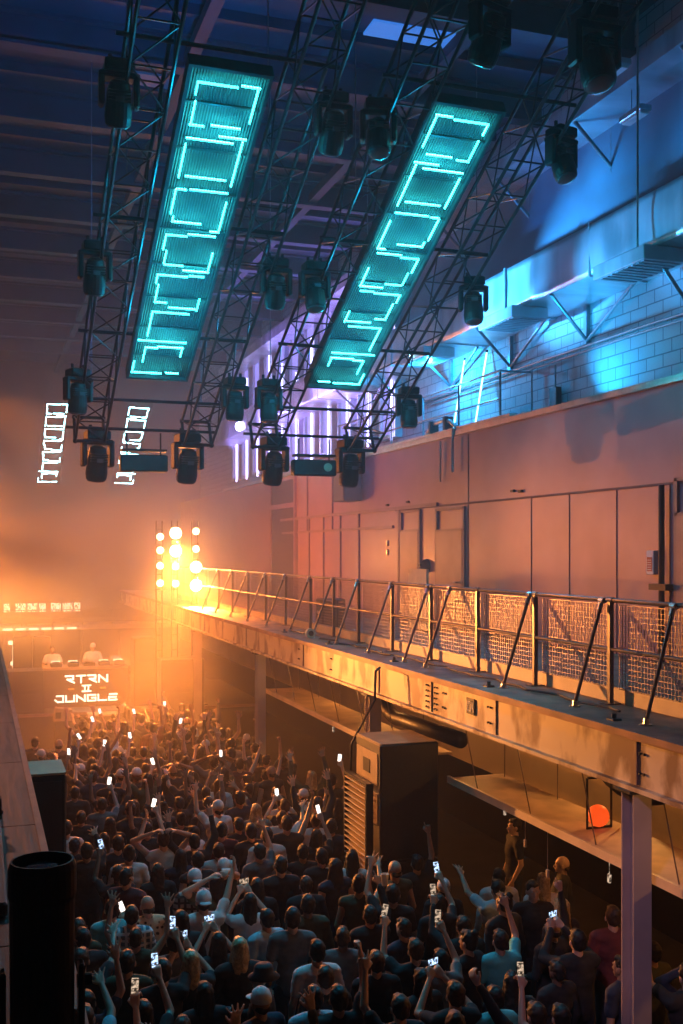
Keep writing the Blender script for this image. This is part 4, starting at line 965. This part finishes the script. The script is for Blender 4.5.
CROWD = [(1.56, 22.24), (1.11, 22.63), (2.31, 21.98), (1.77, 20.81), (2.11, 20.97), (2.56, 21.04), (2.6, 20.42), (2.38, 19.79), (1.77, 19.8), (1.98, 19.45), (1.9, 18.84), (1.49, 16.53), (2.07, 17.47), (2.91, 19.51), (2.73, 18.12), (3, 22.1), (1.16, 21.57), (4.99, 22.31), (4.9, 21.08), (5.45, 22.02), (5.13, 19.98), (5.2, 19.42), (4.92, 18.07), (3.35, 19.16), (4.15, 16.91), (3.62, 17.49), (4.16, 18.51), (3.48, 16.61), (2.72, 16.45), (2.92, 15.97), (4.24, 22.31), (4.48, 18.13), (3.48, 15.91), (3.66, 21.16), (4.12, 20.32), (4.74, 17.1), (5.52, 17.59), (5.73, 17.09), (5.41, 19.04), (5.45, 15.93), (1.27, 14.99), (1.67, 15.08), (1.65, 13.37), (2.19, 16.25), (3.64, 14.46), (3.76, 14.02), (3.15, 12.21), (3.56, 12.63), (3.5, 11.29), (2.66, 13.39), (3.67, 15.35), (2.99, 11.18), (2.82, 14.4), (3.26, 14.64), (1.36, 10.28), (1, 11.45), (1.87, 10.55), (0.93, 10.37), (0.91, 9.6), (1.66, 8.99), (3.08, 9.37), (2.46, 10.23), (3.17, 10.77), (4.2, 12.4), (4.27, 11.71), (4.11, 10.93), (5.31, 11.59), (3.6, 10.37), (3.95, 9.12), (4.72, 9.71), (6.12, 11.71), (3.11, 18.48), (2.47, 25.86), (3.05, 23.68), (3.32, 20.39), (3.88, 21.94), (5.12, 23.34), (4.8, 8.92), (2.99, 23.01), (4.79, 15.03), (4.84, 14.44), (2.63, 18.7), (3.14, 7.88), (4.37, 25.43), (2.02, 20.31), (4.62, 24.44), (2.93, 15.06), (1.58, 7.8), (1.8, 14.54), (4.34, 23.77), (5.25, 22.81), (4.46, 22.94), (2.36, 8.32), (3.64, 25.5), (5.26, 25.13), (3.64, 23.35), (4.6, 19.88), (5.54, 10.5), (4.28, 25.94), (4.95, 18.59), (4.98, 15.58), (3.59, 24.68), (5.08, 16.64), (3.06, 25.23), (2.54, 23.34), (5.2, 24.13), (4.81, 26.11), (2.83, 17.34), (6.42, 8.99), (1.69, 12.8), (1.35, 14.22), (5.24, 20.52), (0.9, 8.57), (2.16, 13.43), (3.59, 18.63), (4.16, 19.39), (2.96, 21.55), (2.33, 8.92), (2.81, 24.33), (4.87, 12.08), (2.63, 24.95), (3.1, 25.86), (2.36, 17), (2.22, 23.95), (3.66, 24.15), (1, 10.93), (4.96, 21.62), (4.18, 24.75), (3.67, 9.58), (3.53, 13.58), (1.81, 8.48), (6.46, 9.74), (6.15, 10.29), (5.87, 8.7), (4.57, 20.7), (4.39, 17.63), (4.3, 10.42), (2.54, 13.92), (3.92, 22.79), (2.23, 7.83), (3.53, 22.45), (2.07, 11.3), (3.46, 26.25), (6.44, 8.42), (5.28, 25.67), (2.16, 18.37), (3.72, 7.89), (1.57, 11.17), (3.43, 18.1), (4.44, 21.47), (0.99, 8), (4.61, 19.14), (3.1, 21.04), (2.56, 22.69), (4.51, 11.24), (2.32, 25.35), (1.83, 15.76), (3.71, 19.76), (3.74, 12.14), (3.92, 16.32), (6.43, 7.91), (3.07, 13.96), (4.19, 14.53), (2.64, 12.18), (0.85, 9.1), (4.16, 13.64), (5.14, 24.64), (4.62, 16.37), (2.22, 24.5), (4.74, 25.08), (1.95, 9.47), (2.42, 19.2), (2.36, 15.75), (3.75, 20.66), (2.07, 22.93), (5.33, 9), (6.47, 11.24), (1.97, 21.46), (3.94, 17.94), (3.06, 16.89), (2.94, 11.74), (4.15, 24.25)]
def phone_label(label):
    w = label.replace(',', '').split()[:13]
    while w[-1] in ('a', 'the', 'of', 'at', 'in', 'with', 'high', 'beside', 'before', 'left', 'right', 'small', 'white', 'from', 'and', 'blue-lit', 'bright', 'over', 'black', 'dark', 'two-finger', 'parapet', 'raised', 'big'): w.pop()
    return 'phone of the ' + ' '.join(w)
SK = ['skin', 'skin', 'skin', 'skin2', 'skin3']
pn_ = 0
for i_, (x, y, pose, flip, rot, hair, top, colour, label) in enumerate(SPECIAL):
    sc_ = rnd.uniform(.97, 1.03)
    if 'arm' in label and 'white cap' in label: pass
    g = person(x, y, pose, flip, rot, hair, top, colour, label, 0, sc_, 'skin')
    if pose in ('phone1', 'phone2', 'hold'):
        short = label.split(' in ')[0]
        kind = 'phone_b' if 'blue-lit' in label else 'phone_d' if ('dim' in label or (y < 12 and i_ % 2)) else 'phone_b' if y < 12 else 'phone_w'
        phone(g, pose, flip, sc_, x, y, 0, rot, phone_label(label), kind)
    if 'strap' in label:
        MB().path([(.09, -.118, 1.44), (.05, -.145, 1.32), (-.02, -.142, 1.18), (-.1, -.125, 1.04)] if 'backpack' not in label else [(.05, -.10, 1.44), (.07, -.142, 1.3), (.02, -.135, 1.12)], .014, 6).build('strap', M['black'], g, label='dark shoulder strap')
    if 'white shoulder stripe' in label:
        MB().path([(.03, -.085, 1.475), (.13, -.085, 1.468), (.2, -.075, 1.44), (.25, -.06, 1.36)], .009, 6).build('stripe', M['white'], g, label='white shoulder stripe')
    if 'pale scarf' in label:
        MB().caps(V((-.06, .10, 1.44)), V((-.09, .155, 1.18)), .022, .028).caps(V((.05, .08, 1.45)), V((-.06, .10, 1.44)), .024, .024).build('scarf', M['t_white'], g, smooth=True)
    if 'pale cup' in label or 'bald man in profile' in label:
        q = Matrix.Rotation(math.radians(rot), 4, 'Z') @ V(((.06 if not flip else -.06), .33, 1.20)); c = thing('plastic_cup', 'pale plastic cup held by the person in the ' + ('dark bucket hat' if 'cup' in label else 'pale scarf'), 'cup', (x + q.x, y + q.y, q.z))
        MB().lathe([(.03, 0), (.042, .12), (.038, .12), (.027, .01)], 16).build('cup', M['t_pale' if 'cup' in label else 't_grey'], c)
# a raised white cup beside the phone holder
c = thing('plastic_cup', 'white plastic cup raised beside a lit phone, right of the big speaker stack', 'cup', (4.33, 11.03, 1.83))
MB().lathe([(.032, 0), (.046, .13), (.042, .13), (.029, .01)], 16).build('cup', M['white'], c)
person(4.30, 10.86, 'vsign', False, -6, 'short', 'tee', 'dark', 'person in dark top raising the white plastic cup') if False else None
ZR = [(10.4, 'nearest rows'), (12.6, 'near crowd'), (15.5, 'rows beside the speaker stacks'), (19.0, 'middle crowd'), (23.0, 'far crowd'), (99, 'rows nearest the booth')]
def zone(x, y):
    r = next(t for l, t in ZR if y < l)
    c = x / (y * 1.0)
    s = 'left side' if c < .165 else 'centre' if c < .265 else 'walkway side'
    return r + ', ' + s
PT = {'down': 'arms down', 'drink': 'one forearm bent', 'fist': 'a fist raised', 'both': 'both arms raised', 'forward': 'one arm forward', 'point': 'a finger pointing up', 'vsign': 'two fingers raised', 'phone1': 'phone held up', 'phone2': 'phone in both hands', 'headhands': 'hands behind the head', 'reach': 'one arm reaching aside'}
CT = {'dark': 'black', 'navy': 'navy', 'grey': 'grey', 'maroon': 'maroon', 'olive': 'olive', 'white': 'white', 'pale': 'pale blue', 'teal': 'teal', 'plaid': 'checked'}
TT = {'tee': 'T-shirt', 'long': 'long-sleeved top', 'tank': 'vest'}
used = set()
for i, (x, y) in enumerate(CROWD):
    for attempt in range(12):
        far = y > 15.5
        w_ = ([('down', 32), ('both', 17), ('fist', 9), ('forward', 12), ('phone1', 13), ('vsign', 4), ('point', 4), ('reach', 6), ('headhands', 2), ('drink', 4)] if far else
              [('down', 62), ('drink', 12), ('forward', 6), ('both', 3), ('phone1', 4), ('phone2', 2), ('vsign', 2), ('reach', 3), ('headhands', 2), ('fist', 2)])
        pose = rnd.choices([a for a, _ in w_], [b for _, b in w_])[0]
        if y > 25 and pose in ('both', 'fist', 'point'): pose = 'forward'
        hair = rnd.choices(['short', 'buzz', 'long', 'bun', 'blonde', 'bald', 'cap'], [44, 14, 18, 8, 5, 4, 5])[0]
        colour = rnd.choices(['dark', 'navy', 'grey', 'maroon', 'olive', 'white', 'pale'], [58, 12, 8, 6, 5, 6, 2])[0]
        top = rnd.choices(['tee', 'long', 'tank'], [62, 24, 14])[0]
        label = '%s person in %s %s, %s, %s' % (HT[hair], CT[colour], TT[top], PT[pose], zone(x, y))
        if label not in used: break
    used.add(label)
    flip = rnd.random() < .5; rot = rnd.gauss(4, 18); sc_ = rnd.uniform(.93, 1.05)
    g = person(x, y, pose, flip, rot, hair, top, colour, label, 0, sc_, rnd.choice(SK))
    if pose in ('phone1', 'phone2'):
        phone(g, pose, flip, sc_, x, y, 0, rot, 'phone of the ' + label.split(',')[0].replace(' person', '') + ', ' + zone(x, y), 'phone_w' if far else rnd.choice(['phone_d', 'phone_b']))
person(2.12, 32.95, 'decks', False, 178, 'buzz', 'tee', 'white', 'person in white T-shirt leaning over the decks at the left of the booth', 1.0, 1., 'skin2', 'performers behind the booth')
person(3.32, 32.95, 'decks', False, 168, 'cap', 'tee', 'white', 'person in white T-shirt behind the middle of the booth, lit from behind', 1.0, 1.03, 'skin', 'performers behind the booth')

# far mezzanine with lit items behind the booth
mz = thing('far_mezzanine', 'hazy far gallery with lit panes above and behind the booth at the left', 'gallery', (0, 0, 0))
MB().box(-1, 9.4, 46, 46.2, 2.3, 2.45).box(-1, 9.4, 46, 50, 2.25, 2.3).build('ledge', M['toe'], mz)
r = MB()
for z in (2.75, 3.1): r.tube((-1, 46.05, z), (9.4, 46.05, z), .02)
r.build('rail', M['rail'], mz)
for k in range(9): MB().tube((-.8 + k * 1.25, 46.05, 2.4), (-.8 + k * 1.25, 46.05, 3.1), .02).build('post', M['rail'], mz)
for k in range(7):
    x = 1.0 + k * .48; MB().box(x, x + (.40 if k % 3 else .25), 46.3, 46.34, 3.02, 3.38).build('pane', M['boothpane'], mz)
MB().box(.9, 4.6, 46.34, 46.4, 2.9, 3.5).build('pane_frame', M['darkpaint'], mz)
for k in range(6):
    MB().box(.95 + k * .52, 1.35 + k * .52, 45.94, 45.99, 2.28, 2.36).build('edge_glow', M['boothlit'], mz)
for k in range(6):
    MB().tube((1.0 + k * 1.6, 46.3, 0), (1.0 + k * 1.6, 46.3, 2.3), .07).build('leg', M['darkpaint'], mz)
for i, (x, z) in enumerate(((.95, 2.0), (1.0, 2.35), (1.15, 1.75), (.88, 2.65))):
    MB().bbox(x, x + .28, 34.6, 34.66, z, z + .12, .01).tube((x + .14, 34.65, 1.0), (x + .14, 34.65, z), .01).build('lit_rack_unit', M['boothlit'], label='small lit rack unit behind the left monitor speakers', cat='rack unit', group='lit rack units by the monitors')

# ------------------------------------------------------------------ lights
for x, z, e in ((5.54, 6.0, 1.0), (5.54, 5.5, 1.0), (6.15, 4.9, 1.2)):
    add_light('stage_beam', 'SPOT', (x, 30.9, z), 10500 * e, ORANGE, .12, (4.0, 17.5, -3.0), 56, 1)
add_light('stage_beam', 'SPOT', (5.2, 30.9, 5.3), 700, ORANGE, .12, (8.5, 10, 3.2), 30, 1)
add_light('stage_wash', 'SPOT', (-2.2, 27.0, 5.0), 2400, ORANGE, .1, (8.4, 12, 2.0), 44, 1)
add_light('stage_wash', 'SPOT', (-.5, 26.0, 9.5), 4200, ORANGE, .1, (5.8, 12, 3.6), 24, 1)
add_light('stage_wash', 'SPOT', (-1.6, 28.0, 4.6), 26000, (1, .34, .07), .1, (5.5, 13.0, 3.4), 24, 1)
add_light('stage_shaft', 'SPOT', (5.54, 30.8, 5.6), 5000, ORANGE, .05, (4.3, 24, .5), 13, .6)
add_light('stage_shaft', 'SPOT', (6.15, 30.8, 5.0), 5000, ORANGE, .05, (7.4, 24, 2.2), 15, .6)
add_light('stage_glow', 'POINT', (5.6, 30.6, 5.4), 800, ORANGE, .1)
add_light('stage_glow', 'SPOT', (2.2, 33, 2.2), 3800, ORANGE, .1, (2.6, 36, 12), 84, 1)
add_light('stage_glow', 'SPOT', (-1.6, 37, 7.5), 3000, ORANGE, .1, (2.5, 33, 2), 150, .6)
add_light('stage_glow', 'SPOT', (-2.0, 30, 7.5), 2300, ORANGE, .1, (1, 30, 0), 150, .6)
for x, tx, tz, e in ((-.3, 4.5, 1.0, 2600), (-.3, 2.2, 2.0, 2200), (-.2, 7, 6, 2000)):
    add_light('stage_side_beam', 'SPOT', (x, 29.5, 6.2), e * 1.5, ORANGE, .05, (tx, 18, tz), 20, .6)
add_light('booth_light', 'SPOT', (3, 28.5, 7.5), 1100, (1, .55, .25), .1, (2.8, 32.9, 2.4), 16, .8)
add_light('violet_fill', 'SPOT', (3, 22, 11.5), 500, (.5, .2, .9), .5, (9.5, 26, 6.8), 60, 1)  # added spot pushing the far board wall towards mauve
add_light('parapet_wash', 'SPOT', (-1.5, 11, 10), 1000, (1, .35, .2), .1, (0, 7, 4.4), 50, 1)
BLUE = (.02, .26, 1.0)
add_light('blue_flood', 'POINT', (9.6, 21.7, 9.75), 480, (.02, .42, 1.0), .05)
add_light('blue_flood', 'SPOT', (6.9, 20.0, 9.3), 8500, (.05, .42, 1.0), .1, (9.4, 18.0, 10.35), 40, 1)
add_light('blue_flood', 'SPOT', (7.4, 16.0, 9.2), 1500, (.05, .42, 1.0), .1, (9.4, 14.0, 10.4), 52, 1)
add_light('blue_flood', 'SPOT', (9.75, 16.2, 8.35), 300, (.02, .45, 1.0), .1, (10.5, 15.4, 9.6), 130, 1)
add_light('blue_flood', 'SPOT', (7.6, 20.5, 9.0), 1300, (.01, .28, 1.0), .1, (10.0, 16, 12.5), 60, .8)
add_light('blue_flood', 'SPOT', (9.95, 16.6, 11.9), 60, (.03, .42, 1.0), .1, (10.0, 15.6, 13), 130, 1)
add_light('blue_wash', 'SPOT', (2.8, 14.5, 10.8), 600, BLUE, .2, (4, 24, 14.6), 140, .8)
add_light('violet_flood', 'SPOT', (8.2, 36, 9.2), 2600, (.30, .22, 1.0), .1, (10.5, 34, 11.8), 110, .8)
add_light('violet_flood', 'SPOT', (8.4, 29, 9.2), 1800, (.34, .24, 1.0), .1, (10.5, 28.5, 11.8), 110, .8)
add_light('mauve_fill', 'SPOT', (.5, 13, 9.0), 300, (.75, .12, .5), 1.2, (9.5, 14.5, 5.0), 58, 1)  # added fill tinting the board wall mauve, no fixture behind it
add_light('column_fill', 'SPOT', (1.0, 3.5, 7.5), 650, (.8, .5, .8), .2, (5.6, 8.1, 2.2), 24, 1)  # added lilac spot aimed at the nearest column
add_light('teal_fill', 'SPOT', (2.75, 13.5, 9.9), 800, (.04, .62, 1.0), .2, (2.9, 9.8, 0), 56, 1)  # added spots boosting the panels' teal light on the near crowd
add_light('teal_fill', 'SPOT', (5.8, 13.5, 9.9), 420, (.04, .62, 1.0), .2, (4.2, 9.0, 0), 36, 1)
for y in (6.5, 10.6, 15.5, 19.5):
    add_light('undercroft_fill', 'POINT', (7.6, y, 3.45), 60, (1, .42, .10), .05)  # added fill without a fixture, brightens the canopies and cream wall
for x in (2.755, 5.78):
    for y in (12.4, 13.8, 15.0, 16.2):
        add_light('panel_glow', 'POINT', (x, y, zt(y) - .5), 42, (.0, .55, 1.0), .1)
# the violet flood you can see between the trusses
g = thing('flood_lamp', 'violet flood lamp shining between the second and third trusses', 'stage lamp', (9.35, 38.9, 10.32))
MB().lathe([(.02, .2), (.16, .16), (.2, 0), (.18, 0)], 16).build('housing', M['black'], g); g.rotation_euler = (-PI / 2, 0, .2)
MB().lathe([(.17, 0), (.01, -.02)], 16).build('bulb', emat('violet_bulb', (.45, .4, 1), 40), g)
g = thing('flood_lamp', 'cyan-blue flood lamp blazing under the duct beside the rightmost truss', 'stage lamp', (9.2, 21.72, 9.96))
MB().lathe([(.02, .14), (.08, .12), (.11, 0), (.1, 0)], 16).build('housing', M['black'], g); g.rotation_euler = (-PI / 2, 0, .2)
MB().lathe([(.09, 0), (.01, -.02)], 16).build('bulb', emat('blue_bulb', (.3, .8, 1), 50), g)

# ------------------------------------------------------------------ haze
def haze(name, box_, dens, label, aniso=.35, noise_amt=0):
    m = bpy.data.materials.new(name); m.use_nodes = True; nt = m.node_tree; nt.nodes.clear()
    out = nt.nodes.new('ShaderNodeOutputMaterial'); v = nt.nodes.new('ShaderNodeVolumeScatter')
    v.inputs['Density'].default_value = dens; v.inputs['Anisotropy'].default_value = aniso; v.inputs['Color'].default_value = (1, 1, 1, 1)
    nt.links.new(v.outputs[0], out.inputs['Volume'])
    if noise_amt:
        tc = nt.nodes.new('ShaderNodeTexCoord'); n = nt.nodes.new('ShaderNodeTexNoise'); n.inputs['Scale'].default_value = .22; n.inputs['Detail'].default_value = 2.5; n.inputs['Distortion'].default_value = .6
        r = nt.nodes.new('ShaderNodeMapRange'); r.inputs[1].default_value = .40; r.inputs[2].default_value = .62; r.inputs[3].default_value = dens * .35; r.inputs[4].default_value = dens * 2.0
        nt.links.new(tc.outputs['Object'], n.inputs['Vector']); nt.links.new(n.outputs['Fac'], r.inputs[0]); sp = nt.nodes.new('ShaderNodeSeparateXYZ'); g_ = nt.nodes.new('ShaderNodeMapRange'); g_.interpolation_type = 'SMOOTHSTEP'
        g_.inputs[1].default_value = 14.5; g_.inputs[2].default_value = 28; g_.inputs[3].default_value = 0; g_.inputs[4].default_value = 1
        h_ = nt.nodes.new('ShaderNodeMapRange'); h_.interpolation_type = 'SMOOTHSTEP'; h_.inputs[1].default_value = 5.5; h_.inputs[2].default_value = 12; h_.inputs[3].default_value = 1; h_.inputs[4].default_value = .15
        m1 = nt.nodes.new('ShaderNodeMath'); m1.operation = 'MULTIPLY'; m2 = nt.nodes.new('ShaderNodeMath'); m2.operation = 'MULTIPLY'
        nt.links.new(tc.outputs['Object'], sp.inputs[0]); nt.links.new(sp.outputs['Y'], g_.inputs[0]); nt.links.new(sp.outputs['Z'], h_.inputs[0])
        nt.links.new(g_.outputs[0], m1.inputs[0]); nt.links.new(h_.outputs[0], m1.inputs[1]); nt.links.new(m1.outputs[0], m2.inputs[0]); nt.links.new(r.outputs[0], m2.inputs[1])
        nt.links.new(m2.outputs[0], v.inputs['Density'])
    o = MB().box(*box_).build(name, m, label=label, cat='haze', kind='stuff')
    return o
haze('haze', (-2.9, 9.3, -2.5, 51.5, 4.2, 13.9), .0052, 'thin stage haze filling the upper hall')
haze('low_haze', (-2.8, 9.4, 9.0, 51.4, .02, 4.1), .0022, 'faint haze drifting over the crowd')
haze('stage_haze', (-2.8, 9.2, 15.0, 44, .05, 12.0), .023, 'thick orange-lit haze around the stage', .35, 1)
w_ = bpy.data.worlds.new('world'); scene.world = w_; w_.use_nodes = True
w_.node_tree.nodes['Background'].inputs[0].default_value = (.02, .03, .06, 1); w_.node_tree.nodes['Background'].inputs[1].default_value = .05
scene.view_settings.exposure = 0.0
c_ = scene.cycles
c_.use_denoising = True; c_.denoiser = 'OPENIMAGEDENOISE'; c_.max_bounces = 6; c_.volume_bounces = 1; c_.diffuse_bounces = 3; c_.glossy_bounces = 3
c_.sample_clamp_indirect = 6; c_.sample_clamp_direct = 0; c_.volume_step_rate = 5.0; c_.volume_max_steps = 64
